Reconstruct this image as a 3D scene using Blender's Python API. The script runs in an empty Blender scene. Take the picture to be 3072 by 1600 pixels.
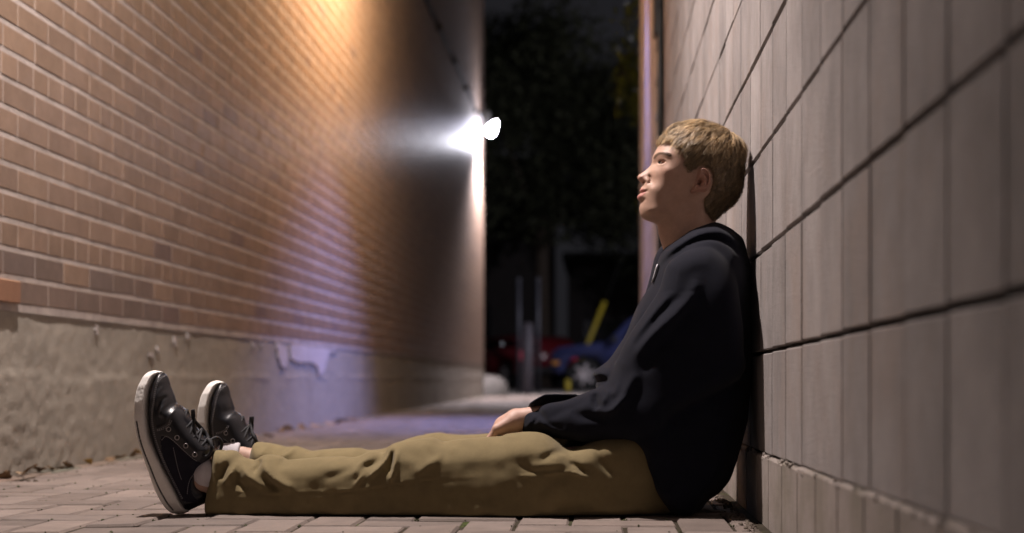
import bpy, bmesh, math, random
import numpy as np
from mathutils import Vector, Matrix
R = math.radians
sc = bpy.context.scene
COL = sc.collection

# ------------------------------------------------------------------ camera
F, VX, VY, HC = 4000.0, 1785.0, 1134.0, 0.294      # focal length in photo pixels, vanishing point, eye height
cam = bpy.data.cameras.new("camera"); camo = bpy.data.objects.new("camera", cam); COL.objects.link(camo)
camo.location = (0, 0, HC); camo.rotation_euler = (R(90), 0, 0)
cam.sensor_width = 36; cam.lens = F / 3072 * 36
cam.shift_x = -(VX - 1536) / 3072; cam.shift_y = (VY - 800) / 3072
cam.clip_start = 0.05; cam.clip_end = 600
cam.dof.use_dof = True; cam.dof.focus_distance = 2.86; cam.dof.aperture_fstop = 2.4; cam.dof.aperture_blades = 0
sc.camera = camo

# ------------------------------------------------------------------ world (night sky)
w = bpy.data.worlds.new("World"); sc.world = w; w.use_nodes = True
bg = w.node_tree.nodes["Background"]
bg.inputs[0].default_value = (0.86, 0.84, 0.98, 1); bg.inputs[1].default_value = 0.015
sc.view_settings.view_transform = 'Standard'; sc.view_settings.look = 'None'
sc.view_settings.exposure = 0.0; sc.view_settings.gamma = 1.0
sc.cycles.max_bounces = 6; sc.cycles.diffuse_bounces = 4; sc.cycles.sample_clamp_indirect = 4
sc.cycles.use_denoising = True

def at(px, py, Y):
    return ((px - VX) / F * Y, Y, HC - (py - VY) / F * Y)

# ------------------------------------------------------------------ lamps (their fixtures are built further down)
def lamp(name, kind, loc, power, color, target=None, size=0.05, spot=None, blend=0.5):
    l = bpy.data.lights.new(name, kind); l.energy = power; l.color = color
    if kind == 'AREA': l.shape = 'DISK'; l.size = size
    else: l.shadow_soft_size = size
    if spot: l.spot_size = R(spot); l.spot_blend = blend
    o = bpy.data.objects.new(name, l); COL.objects.link(o); o.location = loc
    if target: o.rotation_euler = (Vector(target) - Vector(loc)).to_track_quat('-Z', 'Y').to_euler()
    return o
LAMP_NEAR = (-1.14, 3.19, 3.10)
LAMP_WARM = (-1.00, 8.4, 4.0)
LAMP_BLUE = (0.22, 8.9, 3.15)
LAMP_FAR = (-1.53, 19.8, 3.80)
LAMP_FILL = (-1.3, -3.2, 3.6)
lamp("alley_light", 'SPOT', LAMP_NEAR, 720, (1.0, .875, .83), (-0.35, 4.1, 0.4), .05, 140, .95)
lamp("warm_light", 'SPOT', LAMP_WARM, 1300, (1.0, .66, .38), (-2.6, 8.45, 3.90), .10, 178, .5)
lamp("blue_light", 'SPOT', LAMP_BLUE, 900, (.30, .36, 1.0), (-0.85, 8.6, 0.0), .08, 74, 1.0)
lamp("far_light", 'POINT', LAMP_FAR, 150, (.90, .88, 1.0), None, .08)
lamp("far_flood", 'SPOT', LAMP_FAR, 2000, (1.0, .88, .92), (-0.9, 19.4, 0), .08, 128, .6)
lamp("fill_light", 'SPOT', LAMP_FILL, 10, (.90, .85, 1.0), (-0.2, 2.2, 0.2), .3, 150, .9)  # weak fill added behind the camera to lift dark near sides, no known source
lamp("street_light", 'SPOT', (6.2, 23.0, 5.4), 1500, (.90, .88, 1.0), (1.2, 33, 0.5), .12, 130, .6)

# ------------------------------------------------------------------ scene bookkeeping
def tag(o, label=None, cat=None, group=None, kind=None):
    if label: o["label"] = label
    if cat: o["category"] = cat
    if group: o["group"] = group
    if kind: o["kind"] = kind
    return o
def empty(name, loc=(0, 0, 0), rz=0):
    o = bpy.data.objects.new(name, None); COL.objects.link(o); o.location = loc; o.rotation_euler = (0, 0, rz)
    return o
def link(name, me, parent=None, mats=None):
    o = bpy.data.objects.new(name, me); COL.objects.link(o)
    for m in (mats or []): me.materials.append(m)
    if parent is not None:
        o.parent = parent
        pl = parent
        off = Vector((0, 0, 0))
        o.matrix_parent_inverse = Matrix.Translation(-Vector(world_loc(parent)))
    return o
def world_loc(o):
    v = Vector(o.location)
    if o.parent is not None and not KEEP.get(o.name): v = Vector(world_loc(o.parent)) * 0 + v
    return v
KEEP = {}
def mesh_np(name, V, Fq, smooth=True, mats=None, parent=None, color=None, matidx=None):
    me = bpy.data.meshes.new(name)
    V = np.asarray(V, dtype=np.float32); Fq = np.asarray(Fq)
    k = Fq.shape[1]
    me.vertices.add(len(V)); me.vertices.foreach_set("co", V.ravel())
    me.loops.add(Fq.size); me.loops.foreach_set("vertex_index", Fq.ravel().astype(np.int32))
    me.polygons.add(len(Fq)); me.polygons.foreach_set("loop_start", np.arange(0, Fq.size, k, dtype=np.int32))
    me.update(calc_edges=True)
    me.polygons.foreach_set("use_smooth", np.full(len(Fq), smooth))
    if matidx is not None: me.polygons.foreach_set("material_index", np.asarray(matidx, dtype=np.int32))
    if color is not None:
        a = me.color_attributes.new("Col", 'FLOAT_COLOR', 'POINT')
        c = np.ones((len(V), 4), dtype=np.float32); c[:, :3] = color
        a.data.foreach_set("color", c.ravel())
    me.validate()
    return link(name, me, parent, mats)

class MB:
    """collects boxes, tubes, prisms into one mesh; optional colour per piece"""
    def __init__(s): s.v = []; s.f = []; s.c = []; s.m = []
    def add(s, V, Fs, col=(1, 1, 1), m=0):
        b = len(s.v); s.v += [tuple(p) for p in V]; s.c += [col] * len(V)
        for q in Fs: s.f.append(tuple(b + i for i in q)); s.m.append(m)
    def box(s, x0, x1, y0, y1, z0, z1, bev=0.0, col=(1, 1, 1), M=None, m=0):
        if bev <= 0:
            V = [(x, y, z) for x in (x0, x1) for y in (y0, y1) for z in (z0, z1)]
            Fs = [(0, 1, 3, 2), (4, 6, 7, 5), (0, 4, 5, 1), (2, 3, 7, 6), (0, 2, 6, 4), (1, 5, 7, 3)]
        else:
            cx, cy, cz = (x0 + x1) / 2, (y0 + y1) / 2, (z0 + z1) / 2
            hx, hy, hz = (x1 - x0) / 2, (y1 - y0) / 2, (z1 - z0) / 2
            V = []; idx = {}
            for sx in (-1, 1):
                for sy in (-1, 1):
                    for sz in (-1, 1):
                        for a in range(3):
                            h = [hx - bev, hy - bev, hz - bev]; h[a] += bev
                            idx[(sx, sy, sz, a)] = len(V)
                            V.append((cx + sx * h[0], cy + sy * h[1], cz + sz * h[2]))
            Fs = []
            def g(sx, sy, sz, a): return idx[(sx, sy, sz, a)]
            for q in (-1, 1):
                l = [g(q, -1, -1, 0), g(q, 1, -1, 0), g(q, 1, 1, 0), g(q, -1, 1, 0)]; Fs.append(l if q > 0 else l[::-1])
                l = [g(-1, q, -1, 1), g(-1, q, 1, 1), g(1, q, 1, 1), g(1, q, -1, 1)]; Fs.append(l if q > 0 else l[::-1])
                l = [g(-1, -1, q, 2), g(1, -1, q, 2), g(1, 1, q, 2), g(-1, 1, q, 2)]; Fs.append(l if q > 0 else l[::-1])
            for p in (-1, 1):
                for q in (-1, 1):
                    Fs.append([g(p, q, -1, 0), g(p, q, -1, 1), g(p, q, 1, 1), g(p, q, 1, 0)])
                    Fs.append([g(p, -1, q, 0), g(p, -1, q, 2), g(p, 1, q, 2), g(p, 1, q, 0)])
                    Fs.append([g(-1, p, q, 1), g(-1, p, q, 2), g(1, p, q, 2), g(1, p, q, 1)])
                    for r_ in (-1, 1): Fs.append([g(p, q, r_, 0), g(p, q, r_, 1), g(p, q, r_, 2)])
        if M is not None: V = [tuple(M @ Vector(p)) for p in V]
        s.add(V, Fs, col, m)
    def tube(s, pts, rad, n=10, col=(1, 1, 1), cap=True, m=0):
        pts = [Vector(p) for p in pts]
        rr = rad if isinstance(rad, (list, tuple)) else [rad] * len(pts)
        V = []; up = None
        for i, p in enumerate(pts):
            t = (pts[min(i + 1, len(pts) - 1)] - pts[max(i - 1, 0)]).normalized()
            if up is None:
                up = Vector((0, 0, 1)) if abs(t.z) < .9 else Vector((1, 0, 0))
            a = t.cross(up).normalized(); b = t.cross(a).normalized(); up = -b if False else up
            for k in range(n):
                an = 2 * math.pi * k / n
                V.append(p + a * (rr[i] * math.cos(an)) + b * (rr[i] * math.sin(an)))
        Fs = []
        for i in range(len(pts) - 1):
            for k in range(n):
                Fs.append((i * n + k, i * n + (k + 1) % n, (i + 1) * n + (k + 1) % n, (i + 1) * n + k))
        if cap:
            Fs.append(tuple(range(n))[::-1]); Fs.append(tuple((len(pts) - 1) * n + k for k in range(n)))
        s.add(V, Fs, col, m)
    def lathe(s, c, axis, prof, n=20, col=(1, 1, 1), m=0):
        """prof: list of (radius, distance along axis)"""
        axis = Vector(axis).normalized(); c = Vector(c)
        a = axis.orthogonal().normalized(); b = axis.cross(a)
        V = []
        for (r_, h) in prof:
            for k in range(n):
                an = 2 * math.pi * k / n
                V.append(c + axis * h + (a * math.cos(an) + b * math.sin(an)) * max(r_, 1e-5))
        Fs = []
        for i in range(len(prof) - 1):
            for k in range(n):
                Fs.append((i * n + k, i * n + (k + 1) % n, (i + 1) * n + (k + 1) % n, (i + 1) * n + k))
        s.add(V, Fs, col, m)
    def build(s, name, mats, parent=None, smooth=False):
        me = bpy.data.meshes.new(name); me.from_pydata(s.v, [], s.f); me.validate()
        bm = bmesh.new(); bm.from_mesh(me); bmesh.ops.recalc_face_normals(bm, faces=bm.faces); bm.to_mesh(me); bm.free()
        if smooth: me.polygons.foreach_set("use_smooth", np.full(len(me.polygons), True))
        if len(me.polygons) == len(s.m) and any(s.m): me.polygons.foreach_set("material_index", np.array(s.m, dtype=np.int32))
        a = me.color_attributes.new("Col", 'FLOAT_COLOR', 'POINT')
        c = np.ones((len(s.v), 4), dtype=np.float32); c[:, :3] = np.array(s.c)
        a.data.foreach_set("color", c.ravel())
        return link(name, me, parent, mats if isinstance(mats, list) else [mats])

# ------------------------------------------------------------------ materials
def mat(name, base=(.5, .5, .5), rough=.6, var=0.0, nscale=20, bump=0.0, bscale=80, attr=False, metal=0.0, sheen=0.0,
        emit=None, spec=.5, coat=0.0, dark=None, bdist=.002, stretch=(1, 1, 1), rvar=0.0, spots=None, sss=0.0, trans=0.0):
    m = bpy.data.materials.new(name); m.use_nodes = True
    nt = m.node_tree; N = nt.nodes; L = nt.links
    b = N["Principled BSDF"]
    b.inputs["Roughness"].default_value = rough; b.inputs["Metallic"].default_value = metal
    b.inputs["Specular IOR Level"].default_value = spec
    if sheen: b.inputs["Sheen Weight"].default_value = sheen; b.inputs["Sheen Roughness"].default_value = .5
    if coat: b.inputs["Coat Weight"].default_value = coat; b.inputs["Coat Roughness"].default_value = .15
    if trans: b.inputs["Transmission Weight"].default_value = trans
    if sss:
        b.inputs["Subsurface Weight"].default_value = sss; b.inputs["Subsurface Radius"].default_value = (1.0, .35, .2)
        b.inputs["Subsurface Scale"].default_value = .006
    if emit: b.inputs["Emission Color"].default_value = (*emit[0], 1); b.inputs["Emission Strength"].default_value = emit[1]
    tc = N.new("ShaderNodeTexCoord"); mp = N.new("ShaderNodeMapping"); L.new(tc.outputs["Object"], mp.inputs[0])
    mp.inputs["Scale"].default_value = stretch
    def noise(sc_, det=5, ro=.6):
        n = N.new("ShaderNodeTexNoise"); n.inputs["Scale"].default_value = sc_; n.inputs["Detail"].default_value = det
        n.inputs["Roughness"].default_value = ro
        L.new(mp.outputs[0], n.inputs[0]); return n.outputs[0]
    def mix(t, fac, a, c):
        x = N.new("ShaderNodeMix"); x.data_type = 'RGBA'; x.blend_type = t
        for s_, v in ((0, fac), (6, a), (7, c)):
            if hasattr(v, "is_linked") or isinstance(v, bpy.types.NodeSocket): L.new(v, x.inputs[s_])
            else: x.inputs[s_].default_value = v if s_ == 0 else (*v, 1)
        return x.outputs[2]
    def ramp(v, p0, p1, a=0, c=1):
        r_ = N.new("ShaderNodeMapRange"); L.new(v, r_.inputs[0])
        r_.inputs[1].default_value = p0; r_.inputs[2].default_value = p1; r_.inputs[3].default_value = a; r_.inputs[4].default_value = c
        return r_.outputs[0]
    rgb = N.new("ShaderNodeRGB"); rgb.outputs[0].default_value = (*base, 1); c = rgb.outputs[0]
    if attr:
        at_ = N.new("ShaderNodeAttribute"); at_.attribute_name = "Col"
        c = mix('MULTIPLY', 1.0, c, at_.outputs[0])
    if var:
        d = dark or tuple(x * (1 - var) for x in base)
        n1 = noise(nscale)
        c = mix('MIX', ramp(n1, .35, .7, 0, 1 if dark else .999), c, mix('MULTIPLY', 1.0, c, (1 - var,) * 3)) if not dark else mix('MIX', ramp(n1, .45, .7), c, d)
        n2 = noise(nscale * 7, 3)
        c = mix('MULTIPLY', ramp(n2, .3, .7, 0, min(1, var)), c, (.6, .6, .6))
    if spots:
        (scol, ssc, lo, hi) = spots
        c = mix('MIX', ramp(noise(ssc, 6, .7), lo, hi), c, scol)
    L.new(c, b.inputs["Base Color"])
    if rvar: L.new(ramp(noise(nscale * 2), .3, .7, rough - rvar, rough + rvar), b.inputs["Roughness"])
    if bump:
        bp = N.new("ShaderNodeBump"); bp.inputs["Strength"].default_value = bump; bp.inputs["Distance"].default_value = bdist
        L.new(noise(bscale, 6, .65), bp.inputs["Height"]); L.new(bp.outputs[0], b.inputs["Normal"])
    return m

M_brick = mat("brick", (1, 1, 1), .47, .20, 9, .35, 220, attr=True, rvar=.05, spec=.4)
M_mortar = mat("mortar", (.50, .435, .40), .85, .35, 8, .8, 160, spec=.2)
M_found = mat("foundation_concrete", (.355, .32, .27), .85, .22, 3.2, .8, 150, bdist=.003, spots=((.46, .41, .37), 30, .62, .68), spec=.4)
M_block = mat("block_concrete", (1, 1, 1), .9, .32, 7, 1.0, 200, attr=True, spec=.2, stretch=(1, 1, .6), bdist=.003, spots=((.275, .225, .20), 4.5, .50, .80))
M_joint = mat("joint_mortar", (.045, .038, .034), .95, .4, 40, .8, 200, spec=.1)
M_plinth = mat("plinth_concrete", (.31, .27, .245), .9, .35, 6, .9, 160, dark=(.215, .19, .155), spec=.2)
M_paver = mat("paver", (1, 1, 1), .8, .25, 12, .8, 260, attr=True, spec=.35)
M_dirt = mat("joint_dirt", (.060, .050, .036), .95, .4, 14, .8, 180, spots=((.06, .085, .02), 9, .56, .64), spec=.1)
M_ground = mat("asphalt", (.06, .056, .055), .8, .3, 3, .6, 90)
M_apron = mat("apron_concrete", (.40, .36, .33), .75, .3, 2, .5, 90)
M_metal = mat("dark_metal", (.05, .048, .045), .45, .2, 12, metal=.6)
M_galv = mat("galvanised", (.05, .045, .045), .85, .2, 12, metal=.0, spec=.2)
M_glow_w = mat("lamp_glass_warm", (1, .8, .6), .3, emit=((1, .70, .42), 9))
M_glow_b = mat("lamp_glass_blue", (.7, .7, 1), .3, emit=((.6, .58, 1), 6))
M_glow_f = mat("lamp_glass_white", (1, 1, 1), .3, emit=((.80, .78, 1), 160))

# ------------------------------------------------------------------ setting: ground
rnd = random.Random(7)
def plane(name, x0, x1, y0, y1, z, m, lab=None, nx=1, ny=1):
    V = [(x0 + (x1 - x0) * i / nx, y0 + (y1 - y0) * j / ny, z) for j in range(ny + 1) for i in range(nx + 1)]
    Fs = [(j * (nx + 1) + i, j * (nx + 1) + i + 1, (j + 1) * (nx + 1) + i + 1, (j + 1) * (nx + 1) + i) for j in range(ny) for i in range(nx)]
    return mesh_np(name, V, Fs, False, [m])
tag(plane("ground", -250, 250, -60, 450, -.030, M_ground), kind="structure")
tag(plane("street", -14, 16, 21.8, 37, -.012, M_apron), kind="structure")

WL, WR = -1.725, 0.350       # the two alley walls
END_L, END_R = 20.7, 10.2
# pavers in a herringbone bond, laid by hand: small tilts, chamfered edges
mb = MB()
s = .108
def paver(x, y, lx, ly, far):
    c = rnd.uniform(.72, 1.12); t = rnd.uniform(-.012, .012)
    cc = (.225 * c, .181 * c * (1 - t), .157 * c * (1 - 2 * t))
    dz = rnd.gauss(0, .0012) - .0005
    M = Matrix.Translation((x + lx / 2, y + ly / 2, dz)) @ Matrix.Rotation(rnd.gauss(0, .010), 4, 'X') @ Matrix.Rotation(rnd.gauss(0, .010), 4, 'Y')
    g = rnd.uniform(.0018, .0036)
    mb.box(-lx / 2 + g, lx / 2 - g, -ly / 2 + g, ly / 2 - g, -.030, 0, .005, cc, M)
nx = int(2.0 / s) + 2
for i in range(-2, nx + 3):
    for j in range(-4, int(19 / s)):
        k = (i + j) % 4          # herringbone: each cell starts a stretcher, a soldier, or is covered
        x, y = WL + .055 + i * s, 1.9 + j * s
        k = (i - j) % 4
        if k == 0: lx, ly = 2 * s, s
        elif k == 3: lx, ly = s, 2 * s
        else: continue
        if k == 3: pass
        x1, y1 = x + lx, y + ly
        x0c, x1c = max(x, WL + .06), min(x1, WR - .035)
        if x1c - x0c < .03 or y > END_L + .8: continue
        paver(x0c, y, x1c - x0c, ly, y > 6)
pv = mb.build("pavement", M_paver); tag(pv, kind="structure")
bed = plane("paving_joints", WL + .012, WR - .006, 1.2, 21.8, -.0050, M_dirt); tag(bed, kind="structure")
# narrow kerb strip along the foundation
mb = MB(); y = 2.9
while y < 20:
    l = rnd.uniform(.22, .34)
    M = Matrix.Translation((0, 0, rnd.uniform(-.006, .004))) @ Matrix.Rotation(rnd.gauss(0, .008), 4, 'Z')
    mb.box(WL + .004, WL + .058 + rnd.uniform(-.006, .006), y, y + l - .008, -.03, .004, .004, (.20 * rnd.uniform(.8, 1.2), .165, .13))
    y += l
tag(mb.build("kerb_strip", M_paver), kind="structure")

# ------------------------------------------------------------------ left: brick building
bb = empty("brick_building", (WL, 12, 0))
tag(bb, "brown brick building with pale mortar on a rough concrete foundation, left of the alley", "building")
CO, LB = .0826, .2215
Z0 = .511
rows = 74
mb = MB()
pal = [(.282, .192, .135), (.294, .200, .141), (.275, .187, .131), (.268, .184, .133), (.286, .197, .142), (.279, .190, .137)]
low = [(.19, .142, .118), (.205, .15, .12), (.22, .158, .125)]
for r_ in range(rows):
    z0 = Z0 + r_ * CO
    head = (r_ % 6) == 2
    L_ = LB / 2 if head else LB
    ph = 4.207 if r_ % 2 == 0 else 4.108
    n0 = math.floor((1.2 - ph) / L_); y = ph + n0 * L_
    while y < END_L:
        y1 = min(y + L_, END_L)
        p = rnd.choice(low) if (r_ < 2 and rnd.random() < ((.95 if r_ == 0 else .8) if y < 5.2 else .06)) else rnd.choice(pal)
        if rnd.random() < .03: p = (.215, .15, .125)
        k = rnd.uniform(.92, 1.07)
        if y1 - y > .03 and not (r_ == 0 and y < 3.985):
            g = .0030; dx = rnd.uniform(-.0004, .0004)
            mb.box(WL - .05, WL + dx, y + g, y1 - g, z0 + .0085, z0 + CO - .0095, .0010, tuple(c * k for c in p))
        y += L_
# the odd orange brick standing proud at the foot of the wall
wall = mb.build("wall", M_brick, bb)
mb = MB()
mb.box(WL - .30, WL - .0016, .4, END_L - .002, Z0 - .02, Z0 + rows * CO)
mb.build("mortar_bed", M_mortar, bb)
mb = MB(); mb.box(WL - .05, WL + .014, 3.2, 3.975, Z0 + .004, Z0 + CO - .012, .003, (.31, .165, .10))
PB = mb.build("proud_brick", M_brick, bb); PB["label"] = "orange brick course standing proud at the left edge"
# foundation: rough cast face
ny_, nz_ = 700, 44
Ys = np.concatenate([np.linspace(1.5, 9, 560), np.linspace(9.05, END_L + .05, 141)]); Zs = np.linspace(-.04, Z0 - .003, nz_)
YY, ZZ = np.meshgrid(Ys, Zs, indexing='ij')
rg = np.random.RandomState(3)
def vnoise(x, y, seed, fx, fy):
    rs = np.random.RandomState(seed); T = rs.rand(256, 256)
    a = x * fx; b = y * fy; i = np.floor(a).astype(int); j = np.floor(b).astype(int)
    u = a - i; v = b - j; u = u * u * (3 - 2 * u); v = v * v * (3 - 2 * v)
    g = lambda p, q: T[p % 256, q % 256]
    return (g(i, j) * (1 - u) + g(i + 1, j) * u) * (1 - v) + (g(i, j + 1) * (1 - u) + g(i + 1, j + 1) * u) * v
rough_ = np.clip((5.2 - YY) / 1.3, .12, 1) * np.clip((Z0 - .06 - ZZ) / .18, .3, 1)
XX = WL - .006 + .003 * (vnoise(YY, ZZ, 1, 6, 5) - .5) + .007 * rough_ * (vnoise(YY, ZZ, 2, 75, 60) - .5) + .003 * (vnoise(YY, ZZ, 5, 30, 30) - .5)
XX += .002 * (ZZ < .29) * np.clip((7 - YY), 0, 1)                    # formwork step
XX += .004 * np.exp(-((ZZ - .295 - .004 * np.sin(YY * 5)) / .008) ** 2) * (vnoise(YY, ZZ, 6, 4, 2) > .45)
chip = vnoise(YY, ZZ, 11, 7, 5)
XX += .0
V = np.stack([XX, YY, ZZ], -1).reshape(-1, 3)
I = np.arange(len(Ys) * nz_).reshape(len(Ys), nz_)
Fq = np.stack([I[:-1, :-1], I[:-1, 1:], I[1:, 1:], I[1:, :-1]], -1).reshape(-1, 4)
M_white_patch = None
mesh_np("foundation", V, Fq, True, [M_found], bb)
mb = MB(); mb.box(WL - .30, WL - .024, .4, END_L, -.04, Z0 - .021); mb.box(WL - .20, WL - .006, END_L - .04, END_L + .05, -.04, Z0 - .021)
mb.build("foundation_core", M_found, bb)
# patches of old render near the top of the foundation (paler, their own irregular outline)
M_patch = mat("old_render", (.55, .50, .48), .8, .25, 14, .5, 160)
def patch(pts, name="render_patch"):
    # pts = (Y, Z) outline, a 3 mm thick flake of render
    n = len(pts); V = [(WL + .0035, a, b) for a, b in pts] + [(WL - .004, a, b) for a, b in pts]
    m_ = MB(); m_.add(V, [tuple(range(n))] + [(i, (i + 1) % n, n + (i + 1) % n, n + i) for i in range(n)])
    return m_.build(name, M_patch, bb)
def pyz(px, py):
    Y = WL * F / (px - VX); return (Y, HC - (py - VY) / F * Y)
def jag(pts, a=.006):
    out = []
    for i in range(len(pts)):
        p, q = pts[i], pts[(i + 1) % len(pts)]
        for t in (0, .33, .66):
            out.append((p[0] + (q[0] - p[0]) * t + rnd.uniform(-a, a) * 2, p[1] + (q[1] - p[1]) * t + rnd.uniform(-a, a)))
    return out
patch(jag([pyz(*p) for p in [(827, 1030), (856, 1034), (862, 1070), (858, 1100), (845, 1105), (834, 1070)]]))
patch(jag([pyz(*p) for p in [(868, 1033), (950, 1043), (1010, 1052), (985, 1062), (975, 1110), (958, 1128), (950, 1098), (930, 1085), (900, 1092), (872, 1075)]]))
for (a, b, w_, h_) in [(520, 1010, 8, 34), (470, 1040, 6, 20), (445, 1058, 14, 16), (285, 975, 7, 30), (560, 1000, 6, 22), (755, 1026, 7, 18), (782, 1030, 5, 14)]:
    patch(jag([pyz(*p) for p in [(a, b), (a + w_, b + 3), (a + w_ * .8, b + h_), (a + w_ * .2, b + h_ * .7)]], .003))
# conduit high on the wall that feeds the far lamp
mb = MB(); mb.tube([(WL + .03, 9.5, 4.10), (WL + .03, 19.9, 4.12)], .022, 8)
for y in np.arange(10, 19.5, 1.5): mb.box(WL - .002, WL + .058, y, y + .03, 4.07, 4.14)
mb.build("conduit", M_galv, bb)

# ------------------------------------------------------------------ right: concrete block building
cb = empty("block_building", (WR, 4, 0))
tag(cb, "pale concrete block wall with dark raked joints and low plinth, behind the seated person", "building")
mb = MB()
BL = .1868; zc = [.346 + k * .2122 for k in range(-1, 22)]
n0 = int((2.817 - .1) / BL)
ys = [2.817 + k * BL for k in range(-13, 22)]
for a, b in zip(ys[:-1], ys[1:]):
    tone = rnd.uniform(.86, 1.08)
    b = min(b, 6.80)
    if b - a < .03: continue
    for z0, z1 in zip(zc[:-1], zc[1:]):
        k = tone * rnd.uniform(.93, 1.05); dx = rnd.uniform(-.0015, .0015)
        tilt = .0105 * (2.9 - (a + b) / 2) if a < 2.9 else 0
        mb.box(WR - dx, WR + .05, a + .0016, b - .0016, z0 + .0042 + tilt, z1 - .0042 + tilt, .0022, (.365 * k, .333 * k, .322 * k))
mb.build("wall", M_block, cb)
mb = MB(); mb.box(WR + .011, WR + .4, .3, 6.80, -.03, zc[-1]); mb.build("mortar_bed", M_joint, cb)
mb = MB()
for a, b in zip(ys[:-1], ys[1:]):
    b = min(b, 6.80)
    if b - a < .03: continue
    tilt = .0125 * (2.9 - (a + b) / 2) if a < 2.9 else 0
    k = rnd.uniform(.9, 1.1)
    mb.box(WR - .008, WR + .05, a + .0012, b - .0012, -.04, .1335 + tilt + rnd.uniform(-.002, .002), .004, (k, k, k))
mb.build("plinth", M_plinth, cb)
mb = MB()
for i in range(130):     # crumbs of mortar squeezed out along the plinth
    y = rnd.uniform(1.2, 3.4); t = .0125 * (2.9 - y) if y < 2.9 else 0
    c = Vector((WR - .004 + rnd.uniform(-.004, .003), y, .129 + t + rnd.uniform(-.004, .006))); q = rnd.uniform(.0012, .0035)
    mb.box(-q, q, -q * 1.6, q * 1.6, -q, q, q * .4, (1, 1, 1), Matrix.Translation(c) @ Matrix.Rotation(rnd.uniform(0, 3), 4, Vector((rnd.random(), rnd.random(), .2)).normalized()))
tag(mb.build("mortar_crumbs", M_plinth, cb), kind="stuff")
# farther building on the right, warmer render, set a little forward
fb = empty("rendered_building", (WR, 8.5, 0))
tag(fb, "far warm-toned wall beyond the block wall, with a vertical pipe at its corner", "building")
mb = MB()
for k in range(0, 24):
    c = rnd.uniform(.92, 1.06); mb.box(WR - .006 - rnd.uniform(0, .001), WR + .4, 6.84, END_R, -.03 + k * .2, -.03 + (k + 1) * .2 - .005, .003, (.44 * c, .42 * c, .41 * c))
mb.build("wall", M_block, fb)
mb = MB(); mb.box(WR + .004, WR + .38, 6.86, END_R - .01, -.03, 4.7); mb.build("mortar_bed", M_joint, fb)
dp = empty("downpipe", (WR - .02, 6.81, 0)); tag(dp, "thin dark pipe running up the joint between the two right-hand walls", "pipe")
mb = MB(); mb.tube([(WR - .018, 6.815, .02), (WR - .018, 6.815, 3.6)], .015, 10); mb.build("pipe", M_metal, dp, True)
for z in np.arange(.35, 2.2, .183 * 1.0):
    mb = MB(); mb.box(WR - .034, WR - .004, 6.80, 6.97, z, z + .018, .003); mb.build("bracket", M_metal, dp)
mb = MB(); mb.box(WR - .05, WR - .004, 6.80, 6.92, 2.05, 3.5, .006); mb.build("junction_box", M_metal, dp)

# ------------------------------------------------------------------ lamp fixtures
def wall_lamp(name, label, pos, side, mglass, s=1.0):
    x, y, z = pos
    e = empty(name, (x, y, z)); tag(e, label, "lamp")
    wx = WL if side < 0 else WR
    mb = MB(); x0, x1 = sorted((wx - (.002 if side < 0 else -.002) * -1, x))
    mb.box(min(wx, x) + .003, max(wx, x) - .003, y - .09 * s, y + .09 * s, z + .06 * s, z + .17 * s, .01)
    mb.box(x - .09 * s, x + .09 * s, y - .12 * s, y + .12 * s, z + .045 * s, z + .06 * s, .004)
    mb.build("housing", M_metal, e)
    mb = MB(); mb.lathe((x, y, z + .045 * s), (0, 0, 1), [(0, -.012), (.05 * s, -.008), (.062 * s, 0), (.055 * s, .006)], 20)
    mb.build("lens", mglass, e, True)
    return e
wall_lamp("wall_lamp", "warm wall lamp high on the brick wall above the seated person", (LAMP_NEAR[0], LAMP_NEAR[1], LAMP_NEAR[2] + .03), -1, M_glow_w)
wall_lamp("wall_lamp", "amber wall lamp farther along the brick wall, casting the orange glow", (LAMP_WARM[0], LAMP_WARM[1], LAMP_WARM[2] + .03), -1, M_glow_w)
wall_lamp("wall_lamp", "bluish lamp over the passage on the right-hand wall", (LAMP_BLUE[0], LAMP_BLUE[1], LAMP_BLUE[2] + .03), 1, M_glow_b)
e = empty("street_lamp", (6.5, 23.0, 0)); tag(e, "tall street lamp standing beyond the right-hand wall, lighting the trees", "lamp")
mb = MB(); mb.tube([(6.9, 23, -.02), (6.9, 23, 5.2), (6.6, 23, 5.6)], [.09, .06, .05], 12); mb.build("pole", M_metal, e, True)
mb = MB(); mb.box(5.9, 6.65, 22.85, 23.15, 5.55, 5.7, .03); mb.build("housing", M_metal, e)
wall_lamp("wall_lamp", "unseen fill lamp added behind the camera", (LAMP_FILL[0], LAMP_FILL[1], LAMP_FILL[2] + .03), -1, M_glow_w)  # housing for the added fill lamp, out of view
e = empty("floodlight", (-1.5, 20, 4)); tag(e, "glaring white floodlight on the far corner of the brick wall", "lamp")
mb = MB(); mb.box(WL + .002, -1.58, 19.9, 20.1, 4.05, 4.28, .01); mb.tube([(-1.66, 20, 4.16), (-1.57, 20, 4.12)], .02, 8)
mb.build("housing", M_metal, e)
mb = MB(); mb.lathe((-1.55, 20, 4.02), (-.45, -.3, -.85), [(0, -.16), (.035, -.12), (.055, -.05), (.07, .02), (.06, .08), (0.0, .10)], 24)
mb.build("lens", M_glow_f, e, True)
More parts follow.
